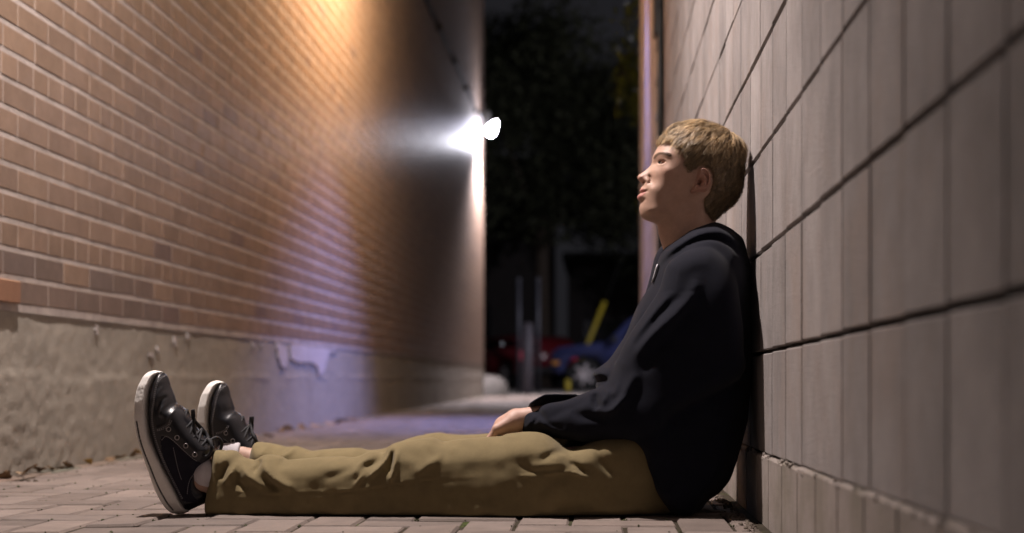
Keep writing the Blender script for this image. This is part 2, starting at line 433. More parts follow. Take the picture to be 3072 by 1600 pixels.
#PART2
# ================================================================== tools for the figure
CROP = {'A': (1800, 320, .3577), 'S': (380, 1080, .3725), 'G': (1440, 1050, .3949), 'H': (1750, 640, .4472), 'L': (600, 1250, .3494), 'P': (0, 0, 1)}
def px_(c, u, v):
    o = CROP[c]; return (o[0] + o[2] * u, o[1] + o[2] * v)
def XZ(c, u, v, Y):
    a, b = px_(c, u, v); return ((a - VX) / F * Y, HC - (b - VY) / F * Y)
def outline(c, pts, Y):
    out = []
    for p in pts:
        out.append(XZ(p[0], p[1], p[2], Y) if len(p) == 3 else XZ(c, p[0], p[1], Y))
    return out
def catmull(P, n=5, closed=True):
    P = np.array(P, float); out = []
    m = len(P)
    rng = range(m) if closed else range(m - 1)
    for i in rng:
        if closed: p0, p1, p2, p3 = P[(i - 1) % m], P[i], P[(i + 1) % m], P[(i + 2) % m]
        else: p0, p1, p2, p3 = P[max(i - 1, 0)], P[i], P[i + 1], P[min(i + 2, m - 1)]
        for k in range(n):
            t = k / n
            out.append(.5 * ((2 * p1) + (-p0 + p2) * t + (2 * p0 - 5 * p1 + 4 * p2 - p3) * t * t + (-p0 + 3 * p1 - 3 * p2 + p3) * t ** 3))
    if not closed: out.append(P[-1])
    return np.array(out)
def poly_sdf(P, X, Z):
    d = np.full(X.shape, 1e9); inside = np.zeros(X.shape, bool)
    n = len(P)
    for i in range(n):
        a, b = P[i], P[(i + 1) % n]
        ex, ez = b[0] - a[0], b[1] - a[1]
        wx, wz = X - a[0], Z - a[1]
        t = np.clip((wx * ex + wz * ez) / (ex * ex + ez * ez + 1e-18), 0, 1)
        dx, dz = wx - ex * t, wz - ez * t
        d = np.minimum(d, dx * dx + dz * dz)
        c = ((a[1] <= Z) & (b[1] > Z)) | ((b[1] <= Z) & (a[1] > Z))
        with np.errstate(divide='ignore', invalid='ignore'):
            xi = a[0] + (Z - a[1]) / (ez if abs(ez) > 1e-12 else 1e-12) * ex
        inside ^= (c & (X < xi))
    d = np.sqrt(d); return np.where(inside, -d, d)
def line_d(P, X, Z):
    P = np.array(P); d = np.full(X.shape, 1e9)
    for i in range(len(P) - 1):
        a, b = P[i], P[i + 1]; ex, ez = b - a
        t = np.clip(((X - a[0]) * ex + (Z - a[1]) * ez) / (ex * ex + ez * ez + 1e-18), 0, 1)
        d = np.minimum(d, np.hypot(X - a[0] - ex * t, Z - a[1] - ez * t))
    return d
def tps(pts, vals):
    P = np.array(pts, float); n = len(P); s_ = .1
    def U(r): r = np.maximum(r / s_, 1e-9); return r * r * np.log(r)
    K = U(np.hypot(P[:, None, 0] - P[None, :, 0], P[:, None, 1] - P[None, :, 1])) + np.eye(n) * 1e-3
    A = np.zeros((n + 3, n + 3)); A[:n, :n] = K; Q = np.c_[np.ones(n), P]; A[:n, n:] = Q; A[n:, :n] = Q.T
    wv = np.linalg.solve(A, np.r_[np.array(vals, float), 0, 0, 0])
    def f(X, Z):
        r = wv[n] + wv[n + 1] * X + wv[n + 2] * Z
        for i in range(n): r = r + wv[i] * U(np.hypot(X - P[i, 0], Z - P[i, 1]))
        return np.clip(r, min(vals) * .7, max(vals) * 1.15)
    return f
def cmap(c, Y, lst):
    """lst of (u, v, value) in a crop -> smooth map over the (X, Z) plane"""
    return tps([XZ(p[0], p[1], p[2], Y) if len(p) == 4 else XZ(c, p[0], p[1], Y) for p in lst], [p[-1] for p in lst])
def blob(c, Y, u, v, amp, su, sv=None, ang=0):
    sv = sv or su; k = CROP[c][2] / F * Y; cx, cz = XZ(c, u, v, Y); a = R(ang); ca, sa = math.cos(a), math.sin(a)
    def f(X, Z):
        dx, dz = X - cx, -(Z - cz)
        p, q = dx * ca + dz * sa, -dx * sa + dz * ca
        return amp * np.exp(-(p / (su * k)) ** 2 - (q / (sv * k)) ** 2)
    return f
def ridge(c, Y, pts, amp, sig, taper=True):
    """a fold: a soft ridge (amp > 0) or furrow (amp < 0) along a drawn line"""
    k = CROP[c][2] / F * Y; P = catmull(outline(c, pts, Y), 5, False)
    def f(X, Z):
        D = np.full(X.shape, 1e9); T = np.zeros(X.shape); n = len(P) - 1
        for i in range(n):
            a, b = P[i], P[i + 1]; ex, ez = b - a
            t = np.clip(((X - a[0]) * ex + (Z - a[1]) * ez) / (ex * ex + ez * ez + 1e-18), 0, 1)
            d = np.hypot(X - a[0] - ex * t, Z - a[1] - ez * t); mk = d < D
            D = np.where(mk, d, D); T = np.where(mk, (i + t) / n, T)
        g = np.exp(-(D / (sig * k)) ** 2)
        if taper: g = g * np.sqrt(np.clip(4 * T * (1 - T), 0, 1) + .05)
        return amp * g
    return f
def inflate(P, Yc, W, r, Wf=None, add=(), X=None, Z=None, Yv=None, grow=0.0):
    """3-D field of a body whose side outline is P and whose half thickness is W(x, z): < 0 inside"""
    d = poly_sdf(P, X, Z) - grow
    ev = lambda f: f(X, Z) if callable(f) else np.full(X.shape, float(f))
    rr = np.maximum(ev(r), .003); Wn = ev(W) + grow; Wb = (ev(Wf) if Wf is not None else ev(W)) + grow
    for a in add: Wn = Wn + a(X, Z)
    Wn = np.maximum(Wn, .003); Wb = np.maximum(Wb, .003); C = ev(Yc)
    sN = np.minimum(-d / rr, 1.0)
    A = (1 - sN) ** 2 - 1
    y = Yv[None, None, :] - C[:, :, None]
    Wm = np.where(y < 0, Wn[:, :, None], Wb[:, :, None])
    q = A[:, :, None] + (y / Wm) ** 2
    return q * (.5 * np.minimum(rr, Wn))[:, :, None]
def capsule(p, q, r0, r1, X, Z, Yv):
    p = np.array(p, float); q = np.array(q, float); e = q - p
    x = X[:, :, None] - p[0]; y = Yv[None, None, :] - p[1]; z = Z[:, :, None] - p[2]
    t = np.clip((x * e[0] + y * e[1] + z * e[2]) / (e @ e), 0, 1)
    return np.sqrt((x - e[0] * t) ** 2 + (y - e[1] * t) ** 2 + (z - e[2] * t) ** 2) - (r0 + (r1 - r0) * t)
def ellipsoid(c, r, X, Z, Yv):
    x = (X[:, :, None] - c[0]) / r[0]; y = (Yv[None, None, :] - c[1]) / r[1]; z = (Z[:, :, None] - c[2]) / r[2]
    return (np.sqrt(x * x + y * y + z * z) - 1) * min(r)
def smin(a, b, k):
    h = np.clip(.5 + .5 * (b - a) / k, 0, 1); return b + (a - b) * h - k * h * (1 - h)
def grid(x0, x1, y0, y1, z0, z1, h):
    xs = np.arange(x0, x1, h); zs = np.arange(z0, z1, h); yv = np.arange(y0, y1, h)
    X, Z = np.meshgrid(xs, zs, indexing='ij'); return X, Z, yv, (x0, y0, z0, h)
def nets(Fd, o):
    """surface nets; Fd indexed [x, z, y] -> verts (x, y, z), quads"""
    Fd = np.transpose(Fd, (0, 2, 1)); x0, y0, z0, h = o
    ins = Fd < 0
    cs = [(i, j, k) for i in (0, 1) for j in (0, 1) for k in (0, 1)]
    n = np.array(Fd.shape) - 1
    cnt = np.zeros(n, np.int8)
    for i, j, k in cs: cnt += ins[i:n[0] + i, j:n[1] + j, k:n[2] + k]
    act = (cnt > 0) & (cnt < 8); I = np.argwhere(act)
    acc = np.zeros((len(I), 3)); num = np.zeros(len(I))
    val = {c: Fd[I[:, 0] + c[0], I[:, 1] + c[1], I[:, 2] + c[2]] for c in cs}
    for a in cs:
        for ax in range(3):
            if a[ax]: continue
            b = list(a); b[ax] = 1; b = tuple(b)
            va, vb = val[a], val[b]; m = (va < 0) != (vb < 0)
            t = np.where(m, va / np.where(m, va - vb, 1), 0)
            p = np.array(a, float)[None, :] + np.zeros((len(I), 3)); p[:, ax] = t
            acc += p * m[:, None]; num += m
    V = (I + acc / np.maximum(num, 1)[:, None]) * h + np.array([x0, y0, z0])
    idm = -np.ones(n, np.int64); idm[I[:, 0], I[:, 1], I[:, 2]] = np.arange(len(I))
    Q = []
    for ax in range(3):
        sl0 = [slice(None)] * 3; sl1 = [slice(None)] * 3; sl0[ax] = slice(0, -1); sl1[ax] = slice(1, None)
        a = ins[tuple(sl0)]; b = ins[tuple(sl1)]
        E = np.argwhere(a != b); sg = a[E[:, 0], E[:, 1], E[:, 2]]
        o1, o2 = [(1, 2), (2, 0), (0, 1)][ax]
        ok = (E[:, o1] > 0) & (E[:, o2] > 0) & (E[:, o1] < n[o1]) & (E[:, o2] < n[o2]); E = E[ok]; sg = sg[ok]
        def cell(d1, d2):
            c = E.copy(); c[:, o1] -= d1; c[:, o2] -= d2; return idm[c[:, 0], c[:, 1], c[:, 2]]
        q = np.stack([cell(1, 1), cell(0, 1), cell(0, 0), cell(1, 0)], 1)
        q = np.where(sg[:, None], q, q[:, ::-1]); Q.append(q)
    Q = np.concatenate(Q); Q = Q[(Q >= 0).all(1)]
    return V, Q
def relax(V, Q, it=2, lam=.5):
    for _ in range(it):
        S = np.zeros_like(V); c = np.zeros(len(V))
        for i in range(4):
            a, b = Q[:, i], Q[:, (i + 1) % 4]
            np.add.at(S, a, V[b]); np.add.at(S, b, V[a]); np.add.at(c, a, 1); np.add.at(c, b, 1)
        V = V * (1 - lam) + lam * S / np.maximum(c, 1)[:, None]
    return V
def vnormals(V, Q):
    n = np.cross(V[Q[:, 2]] - V[Q[:, 0]], V[Q[:, 3]] - V[Q[:, 1]]); N = np.zeros_like(V)
    for i in range(4): np.add.at(N, Q[:, i], n)
    return N / np.maximum(np.linalg.norm(N, axis=1), 1e-12)[:, None]
#PART3
# ================================================================== the seated person
YH = 3.01
M_skin = mat("skin", (1, 1, 1), .50, .14, 55, .6, 600, attr=True, sss=.06, spec=.4, bdist=.0008)
M_hair = mat("hair", (1, 1, 1), .45, attr=True, spec=.5)
M_hood = mat("navy_fleece", (.0065, .0075, .0150), .92, .18, 60, .35, 700, sheen=.04, spec=.15, bdist=.0008)
M_pants = mat("khaki_cotton", (.200, .157, .078), .9, .15, 30, .45, 800, sheen=.08, spec=.2, bdist=.0008)
M_leather = mat("black_leather", (.011, .011, .015), .36, .3, 30, .35, 300, spec=.6, bdist=.001)
M_canvas = mat("black_canvas", (.018, .018, .028), .9, .2, 60, .5, 900, spec=.2)
M_rubber = mat("white_rubber", (1, 1, 1), .5, .10, 30, .2, 200, attr=True, spec=.4)
M_lace = mat("black_lace", (.014, .014, .017), .8, bump=.4, bscale=900)
M_eyelet = mat("eyelet_metal", (.35, .33, .33), .3, metal=.9)
M_thread = mat("pale_thread", (.30, .29, .30), .7)
M_sock = mat("white_sock", (.62, .58, .60), .9, .1, 40, .6, 500, stretch=(3, 1, 1))
M_eye = mat("eye", (1, 1, 1), .12, attr=True, coat=.6)
M_zip = mat("zip_metal", (.34, .34, .37), .45, metal=.5, bump=.5, bscale=900)

# ---- head and neck
HEADP = catmull(outline('A', [(505, 318), (482, 345), (458, 388), (443, 420), (438, 447), (434, 470), (424, 492), (404, 515), (375, 540), (346, 560), (323, 575), (314, 592),
    (318, 612), (335, 632), (351, 645), (358, 660), (348, 678), (335, 698), (331, 712), (341, 723), (343, 728), (325, 738), (313, 754), (313, 772), (325, 792),
    (338, 804), (336, 822), (330, 850), (332, 885), (346, 925), (376, 950), (420, 966), (462, 983), (483, 1010), (488, 1060), (505, 1120), (525, 1180),
    (560, 1290), (640, 1340), (1000, 1340), (990, 1200), (990, 1080), (970, 1000), (985, 920), (1040, 868), (1100, 822), (1150, 762), (1180, 690), (1192, 600),
    (1196, 500), (1190, 410), (1175, 330), (1140, 275), (1080, 232), (1010, 200), (930, 172), (850, 150), (760, 148), (680, 168), (610, 203), (560, 242), (522, 283)], YH), 4)
headW = cmap('A', YH, [(1000, 300, .070), (850, 230, .066), (700, 240, .060), (580, 280, .050), (1100, 450, .068), (950, 500, .076), (520, 360, .048), (590, 380, .060), (640, 450, .067),
    (620, 560, .067), (540, 570, .0585), (490, 565, .046), (446, 480, .017), (470, 450, .034), (500, 425, .046), (420, 540, .017), (360, 575, .013), (340, 600, .012), (385, 620, .0165), (412, 610, .017),
    (452, 600, .037), (455, 560, .036), (500, 620, .050), (360, 690, .020), (385, 722, .027), (350, 760, .020), (420, 700, .038), (440, 760, .0415), (370, 810, .026), (370, 880, .026), (440, 880, .041), (420, 930, .036),
    (540, 880, .0465), (650, 850, .054), (780, 790, .063), (600, 700, .0565), (720, 650, .067), (830, 650, .070), (950, 800, .066), (600, 960, .050),
    (520, 1010, .038), (600, 1060, .047), (720, 1020, .053), (720, 1150, .050), (900, 950, .055), (900, 1100, .060), (550, 1150, .046), (1000, 900, .052), (1080, 800, .058), (700, 1350, .050), (1000, 1350, .06)])
headR = cmap('A', YH, [(900, 200, .075), (1150, 450, .085), (1100, 750, .06), (560, 300, .045), (480, 400, .030), (450, 470, .016), (400, 520, .012), (330, 590, .011), (355, 655, .010), (340, 705, .012),
    (330, 760, .012), (345, 800, .014), (340, 880, .024), (420, 930, .03), (500, 1040, .04), (540, 1180, .045), (980, 1000, .05), (600, 600, .04), (800, 700, .07)])
def plate(c, Y, pts, amp, edge):
    k = CROP[c][2] / F * Y; P = catmull(outline(c, pts, Y), 5)
    def f(X, Z):
        t = np.clip(-poly_sdf(P, X, Z) / (edge * k), 0, 1); return amp * t * t * (3 - 2 * t)
    return f
B = lambda *a: blob('A', YH, *a)
Rg = lambda *a: ridge('A', YH, *a)
EAR = [(832, 558), (866, 566), (892, 592), (904, 640), (899, 690), (880, 738), (848, 752), (800, 752), (760, 762), (741, 752), (742, 738), (760, 716), (778, 690), (786, 650), (800, 600), (812, 572)]
face_add = [
    plate('A', YH, EAR, .014, 16), Rg([(800, 590), (835, 566), (878, 588), (894, 645), (884, 705), (860, 735)], .006, 11), Rg([(815, 640), (840, 625), (862, 650), (856, 695), (822, 716)], .004, 9),
    B(815, 672, -.020, 20, 30, 20), Rg([(835, 600), (866, 620), (874, 670), (862, 712)], -.006, 7), B(768, 738, -.008, 28, 20),
    Rg([(443, 442), (480, 420), (530, 432), (575, 458)], .0040, 20), Rg([(445, 425), (500, 405), (560, 430)], .0015, 12),
    B(505, 487, -.0075, 34, 20, 12), Rg([(470, 482), (496, 466), (528, 474), (552, 494)], .0030, 6), Rg([(478, 503), (508, 516), (546, 503)], .0024, 7), B(460, 490, -.003, 14, 18),
    plate('A', YH, [(482, 490), (500, 477), (526, 481), (543, 495), (520, 506), (495, 505)], -.007, 6),
    B(392, 622, .0055, 24, 30), Rg([(408, 585), (424, 612), (418, 645), (398, 660)], -.0060, 8), B(366, 640, -.012, 14, 8, 25), B(335, 595, .002, 18), B(560, 570, .003, 70, 40, 20),
    Rg([(430, 625), (440, 665), (420, 705)], -.0022, 16), Rg([(333, 726), (355, 724), (386, 722)], -.0060, 5), Rg([(336, 706), (356, 702), (380, 716)], .0026, 9), Rg([(322, 750), (345, 752), (376, 732)], .0034, 11), B(392, 722, -.003, 10),
    Rg([(334, 800), (352, 800), (380, 785)], -.003, 12), B(365, 880, .003, 40), B(480, 740, .0015, 60, 60),
    Rg([(420, 925), (520, 905), (640, 870), (740, 820), (800, 770)], .0022, 40), Rg([(450, 985), (560, 980), (690, 940), (800, 880)], -.0030, 50),
    Rg([(820, 860), (740, 980), (660, 1090), (600, 1190)], .0012, 40), B(500, 1065, .003, 24)]
X, Z, yv, o = grid(*[a for a in (at(CROP['A'][0] + .3577 * 290, 0, YH)[0], at(CROP['A'][0] + .3577 * 1225, 0, YH)[0])], YH - .105, YH + .105, HC - (320 + .3577 * 1400 - VY) / F * YH + .004, HC - (320 + .3577 * 130 - VY) / F * YH, .0020)
Fh = inflate(HEADP, YH, headW, headR, None, face_add, X, Z, yv)
V, Q = nets(Fh, o); V = relax(V, Q, 1, .4)
def field2d(P, W, r, add, pts, sharp=None):
    """near-side surface depth (distance towards the camera from the centre plane) at (x, z) points"""
    p = np.array(pts, float).reshape(-1, 2); X_, Z_ = p[:, :1], p[:, 1:]
    d = poly_sdf(P, X_, Z_); rr = np.maximum(r(X_, Z_) if callable(r) else r, .003); Wn = W(X_, Z_) if callable(W) else np.full(X_.shape, float(W))
    for a in add: Wn = Wn + a(X_, Z_)
    s_ = np.clip(-d / rr, 0, 1); return (np.maximum(Wn, .003) * np.sqrt(np.clip(1 - (1 - s_) ** 2, 0, 1)))[:, 0]
# skin colour
x, z = V[:, 0][:, None], V[:, 2][:, None]
C = np.tile(np.array([[.50, .315, .235]]), (len(V), 1))
def paint(mask, col):
    global C
    C = C * (1 - mask) + np.array([col]) * mask
k = CROP['A'][2] / F * YH
lips = catmull(outline('A', [(326, 700), (345, 690), (362, 700), (386, 720), (372, 745), (345, 772), (318, 784), (302, 760), (318, 738), (330, 727)], YH), 4)
def soft(P, e): return np.clip(.5 - poly_sdf(P, x, z) / (e * k), 0, 1)
near = (V[:, 1] < YH + .035)[:, None]
paint(soft(lips, 10) * .8 * (np.abs(V[:, 1] - YH) < .030)[:, None], (.44, .175, .155))
brow = catmull(outline('A', [(446, 446), (452, 420), (478, 405), (512, 410), (548, 430), (574, 454), (545, 450), (505, 434), (478, 436), (462, 452)], YH), 4)
paint(soft(brow, 9) * .85, (.13, .078, .045))
paint(B(345, 600, .45, 40)(x, z), (.50, .24, .19)); paint(B(550, 600, .25, 80, 60)(x, z), (.52, .26, .20)); paint(soft(catmull(outline('A', EAR, YH), 4), 10) * .5, (.46, .21, .16))
paint(Rg([(484, 489), (500, 476), (528, 480), (547, 497)], .9, 4)(x, z), (.10, .06, .05)); paint(B(366, 642, .9, 10, 6, 25)(x, z), (.12, .04, .03))
parts = [(V, Q, C)]

# ---- hands, forearms and shins of the same body
def add_part(Fd, o_, col=(.50, .315, .235), it=1):
    v, q = nets(Fd, o_); v = relax(v, q, it, .4); parts.append((v, q, np.tile(np.array([col]), (len(v), 1))))
def hand(wr, kn, side, o_y):
    """wr: wrist, kn: middle knuckle; side: +1 when the thumb leaves towards -y"""
    wr, kn = np.array(wr), np.array(kn)
    d = (kn - wr); L_ = np.linalg.norm(d); d = d / L_
    up = np.array([.35, 0, 1.0]); up = up - d * (up @ d); up /= np.linalg.norm(up)
    lat = np.cross(d, up) * side
    X, Z, yv, oo = grid(wr[0] - .22, wr[0] + .16, wr[1] - .10, wr[1] + .10, wr[2] - .15, wr[2] + .10, .0024)
    Fd = capsule(wr - d * -.01, wr + d * .035, .027, .028, X, Z, yv)
    Fd = smin(Fd, capsule(wr + np.array([.07, -.005 * side, .012]), wr, .023, .024, X, Z, yv), .01)
    for i, (off, ln, ra) in enumerate([(.034, .040, .0098), (.012, .045, .0102), (-.011, .042, .0098), (-.032, .033, .0088)]):
        k0 = kn + lat * off - d * (.004 + abs(off) * .25)
        Fd = smin(Fd, capsule(wr + lat * off * .5 + d * .01, k0, .0150, .0122, X, Z, yv), .009)
        b1 = d * .93 - up * .38; b2 = d * .45 - up * .9; b3 = -d * .10 - up
        p1 = k0 + b1 / np.linalg.norm(b1) * ln; p2 = p1 + b2 / np.linalg.norm(b2) * ln * .62; p3 = p2 + b3 / np.linalg.norm(b3) * ln * .45
        fn = smin(capsule(k0, p1, ra * 1.12, ra, X, Z, yv), capsule(p1, p2, ra, ra * .92, X, Z, yv), .004)
        fn = smin(fn, capsule(p2, p3, ra * .92, ra * .80, X, Z, yv), .004)
        Fd = smin(Fd, fn, .0022)
    t0 = wr + d * .022 + lat * .028 - up * .006; t1 = t0 + d * .036 + lat * .020 - up * .012; t2 = t1 + d * .030 + lat * .004 - up * .012
    Fd = smin(Fd, smin(capsule(t0, t1, .0145, .0112, X, Z, yv), capsule(t1, t2, .0112, .0088, X, Z, yv), .004), .010)
    add_part(Fd, oo, (.53, .335, .265))
hand(at(1556, 1259, 2.975), at(1492, 1299, 2.985), 1, 0)
hand(at(1572, 1262, 3.05), at(1510, 1300, 3.045), -1, 0)
X, Z, yv, o = grid(-.95, .36, 2.75, 3.30, 0.004, .70, .009)
fl = lambda p, q, a, b: capsule(p, q, a, b, X, Z, yv)
nearankle, farankle = np.array(at(600, 1446, 2.885)), np.array(at(716, 1375, 3.165))
Fd = fl((.20, 2.94, .10), (-.32, 2.91, .078), .062, .046); Fd = smin(Fd, fl((-.32, 2.91, .078), (-.66, 2.895, .062), .044, .034), .01); Fd = smin(Fd, fl((-.66, 2.895, .062), nearankle, .034, .031), .01)
Fd = smin(Fd, fl((.20, 3.08, .10), (-.30, 3.12, .078), .062, .046), .02); Fd = smin(Fd, fl((-.30, 3.12, .078), (-.66, 3.15, .062), .044, .034), .01); Fd = smin(Fd, smin(fl((-.66, 3.15, .062), farankle, .034, .031), fl(farankle, farankle - np.array([.10, -.01, .0]), .031, .034), .02), .01)
Fd = smin(Fd, fl((.21, 3.01, .14), (.235, 3.01, .42), .085, .075), .04)
Fd = smin(Fd, fl((.235, 2.95, .50), (.235, 3.07, .50), .055, .055), .04)
Fd = smin(Fd, fl((.235, 3.01, .46), (.20, 3.01, .60), .06, .045), .03)
Fd = smin(Fd, fl((.23, 2.93, .50), (.17, 2.87, .27), .035, .032), .02); Fd = smin(Fd, fl((.17, 2.87, .27), at(1700, 1270, 2.95), .032, .024), .02); Fd = smin(Fd, fl(at(1700, 1270, 2.95), at(1590, 1272, 2.975), .024, .022), .01)
Fd = smin(Fd, fl((.23, 3.09, .50), (.15, 3.17, .27), .035, .032), .02); Fd = smin(Fd, fl((.15, 3.17, .27), at(1700, 1262, 3.08), .030, .024), .02)
add_part(Fd, o)
Vs, Qs, Cs, b = [], [], [], 0
for v, q, c in parts: Vs.append(v); Qs.append(q + b); Cs.append(c); b += len(v)
person = mesh_np("person", np.concatenate(Vs), np.concatenate(Qs), True, [M_skin], None, np.concatenate(Cs))
tag(person, "person with short fair hair in dark hoodie and khaki trousers, sitting against the wall", "person")

# eye
ex, ez = XZ('A', 510, 491, YH); dep = field2d(HEADP, headW, headR, face_add[:-1], [(ex, ez)])[0]
for sgn in (-1, 1):
    n = 24; Vv = []; Cc = []
    gaze = Vector((-.80, sgn * .50, .22)).normalized(); cx = Vector((ex + .002, YH + sgn * (dep - .0078), ez))
    for i in range(n + 1):
        for j in range(2 * n):
            th = math.pi * i / n; ph = math.pi * j / n; p = Vector((math.sin(th) * math.cos(ph), math.sin(th) * math.sin(ph), math.cos(th)))
            Vv.append(cx + p * .0108); g = p.dot(gaze)
            Cc.append((.015, .013, .012) if g > .93 else ((.10, .11, .12) if g > .80 else (.72, .68, .66)))
    Fs = [(i * 2 * n + j, i * 2 * n + (j + 1) % (2 * n), (i + 1) * 2 * n + (j + 1) % (2 * n), (i + 1) * 2 * n + j) for i in range(n) for j in range(2 * n)]
    mesh_np("eye", np.array([tuple(v) for v in Vv]), np.array(Fs), True, [M_eye], person, np.array(Cc))

# ---- hair: a close cap with thousands of tapered locks growing from it
HREG = catmull(outline('A', [(486, 322), (490, 285), (520, 235), (580, 165), (660, 120), (780, 95), (930, 120), (1080, 180), (1170, 240), (1225, 330), (1235, 500), (1225, 650), (1200, 760), (1112, 848), (1015, 918), (962, 965),
    (930, 975), (880, 925), (848, 870), (845, 800), (880, 760), (908, 690), (908, 620), (885, 572), (832, 548), (800, 566), (760, 588), (722, 594), (697, 566), (684, 532), (690, 505), (696, 475), (684, 430), (672, 390), (650, 352), (610, 330), (560, 322), (520, 326)], YH), 3)
X, Z, yv, o = grid(at(CROP['A'][0] + .3577 * 470, 0, YH)[0], at(CROP['A'][0] + .3577 * 1240, 0, YH)[0], YH - .105, YH + .105, HC - (320 + .3577 * 1010 - VY) / F * YH, HC - (320 + .3577 * 80 - VY) / F * YH, .0030)
ck = inflate(HEADP, YH, headW, headR, None, [], X, Z, yv, grow=.0028)
Fc = np.maximum(ck, poly_sdf(HREG, X, Z)[:, :, None] * .6 + .0022)
Vc, Qc = nets(Fc, o); Vc = relax(Vc, Qc, 1, .5); Nc = vnormals(Vc, Qc)
rs = np.random.RandomState(5)
crown = np.array([*XZ('A', 1090, 235, YH)]); crown = np.array([crown[0], YH, crown[1]])
cen = np.array([XZ('A', 860, 480, YH)[0], YH, XZ('A', 860, 480, YH)[1]])
outer = (np.einsum('ij,ij->i', Nc, Vc - cen) > .02)
cand = np.argwhere(outer)[:, 0]
def flow(p, nrm):
    d = p - crown; d[:, 0] -= .012; d[:, 2] -= .018
    side = np.abs(p[:, 1:2] - YH) / .07
    d[:, 2:3] -= .035 * side; d[:, 0:1] -= .020 * side * (p[:, 0:1] < crown[0])
    d = d - nrm * np.einsum('ij,ij->i', d, nrm)[:, None]
    return d / np.maximum(np.linalg.norm(d, axis=1), 1e-6)[:, None]
nc = 950; ci = rs.choice(cand, nc, False); CP, CN = Vc[ci], Nc[ci]
Cdir = flow(CP, CN) + rs.normal(0, .30, (nc, 3)); Cbright = rs.uniform(.5, 1.5, nc); Clift = rs.uniform(.15, 1.6, nc); Cbend = rs.normal(0, .5, nc); Cl = rs.uniform(.7, 1.25, nc)
ns = 26000; si = rs.choice(cand, ns); SP, SN = Vc[si] + rs.normal(0, .0024, (ns, 3)), Nc[si]
best = np.empty(ns, int)
for a in range(0, ns, 2000):
    best[a:a + 2000] = np.argmin(((SP[a:a + 2000, None, :] - CP[None]) ** 2).sum(-1), 1)
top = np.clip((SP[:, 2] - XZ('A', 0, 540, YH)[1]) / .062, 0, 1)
ln = (.006 + .025 * top ** 1.1) * Cl[best] * rs.uniform(.8, 1.15, ns)
ln = ln * np.clip((SP[:, 0] - XZ('A', 500, 0, YH)[0]) / .045, .38, 1); Dn = flow(SP, SN) * .55 + Cdir[best] * .45; Dn -= SN * np.einsum('ij,ij->i', Dn, SN)[:, None]; Dn /= np.linalg.norm(Dn, axis=1)[:, None]
Bn = np.cross(SN, Dn)
K = 5; VV = []; CCc = []
wd = rs.uniform(.00028, .0006, ns)
toC = CP[best] - SP; toC -= Dn * np.einsum('ij,ij->i', toC, Dn)[:, None]
for kk in range(K):
    t = kk / (K - 1)
    p = SP + Dn * (ln * t)[:, None] + SN * ((.0010 + .0052 * top) * Clift[best] * np.sin(t * 2.5) * (1 - .45 * t))[:, None] + Bn * (Cbend[best] * ln * .45 * t * t)[:, None] + toC * (.50 * t) + rs.normal(0, .0004, (ns, 3))
    p[:, 2] -= ln * .12 * t * t
    p[:, 0] = np.minimum(p[:, 0], WR - .003)
    r_ = (wd * (1.15 - t))[:, None]
    for a in range(3):
        an = 2 * math.pi * a / 3; VV.append(p + (Bn * math.cos(an) * 1.3 + SN * math.sin(an) * .8) * r_)
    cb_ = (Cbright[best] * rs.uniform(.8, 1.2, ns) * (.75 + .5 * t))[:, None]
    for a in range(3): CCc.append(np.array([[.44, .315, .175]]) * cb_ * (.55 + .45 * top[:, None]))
VV = np.stack(VV, 1); CCc = np.stack(CCc, 1)      # ns, K*3, 3
Fl = []
for kk in range(K - 1):
    for a in range(3): Fl.append((kk * 3 + a, kk * 3 + (a + 1) % 3, kk * 3 + 3 + (a + 1) % 3, kk * 3 + 3 + a))
Fl = np.array(Fl); FF = (Fl[None] + (np.arange(ns) * K * 3)[:, None, None]).reshape(-1, 4)
capc = np.tile(np.array([[.15, .10, .055]]), (len(Vc), 1))
allV = np.concatenate([Vc, VV.reshape(-1, 3)]); allC = np.concatenate([capc, CCc.reshape(-1, 3)])
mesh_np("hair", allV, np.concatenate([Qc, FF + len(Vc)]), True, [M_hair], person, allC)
# eyebrow hairs on both sides
bv = []; bf = []
bl = catmull(outline('A', [(450, 440), (470, 424), (510, 421), (545, 438), (572, 455)], YH), 8, False)
for i in range(420):
    p = bl[rnd.randrange(len(bl))]; q = (p[0] + rnd.gauss(0, .0018), p[1] + rnd.gauss(0, .0017))
    dd = field2d(HEADP, headW, headR, face_add[:-1], [q])[0]
    for sg in (-1, 1):
        a = Vector((q[0], YH + sg * (dd + .0002), q[1])); t = Vector((.0055, sg * .0015, .0010 + rnd.gauss(0, .001))); b0 = len(bv)
        bv += [tuple(a), tuple(a + Vector((0, 0, .0006))), tuple(a + t)]; bf.append((b0, b0 + 1, b0 + 2))
mesh_np("eyebrow", np.array(bv), np.array(bf), False, [M_hair], person, np.tile(np.array([[.09, .055, .03]]), (len(bv), 1)))

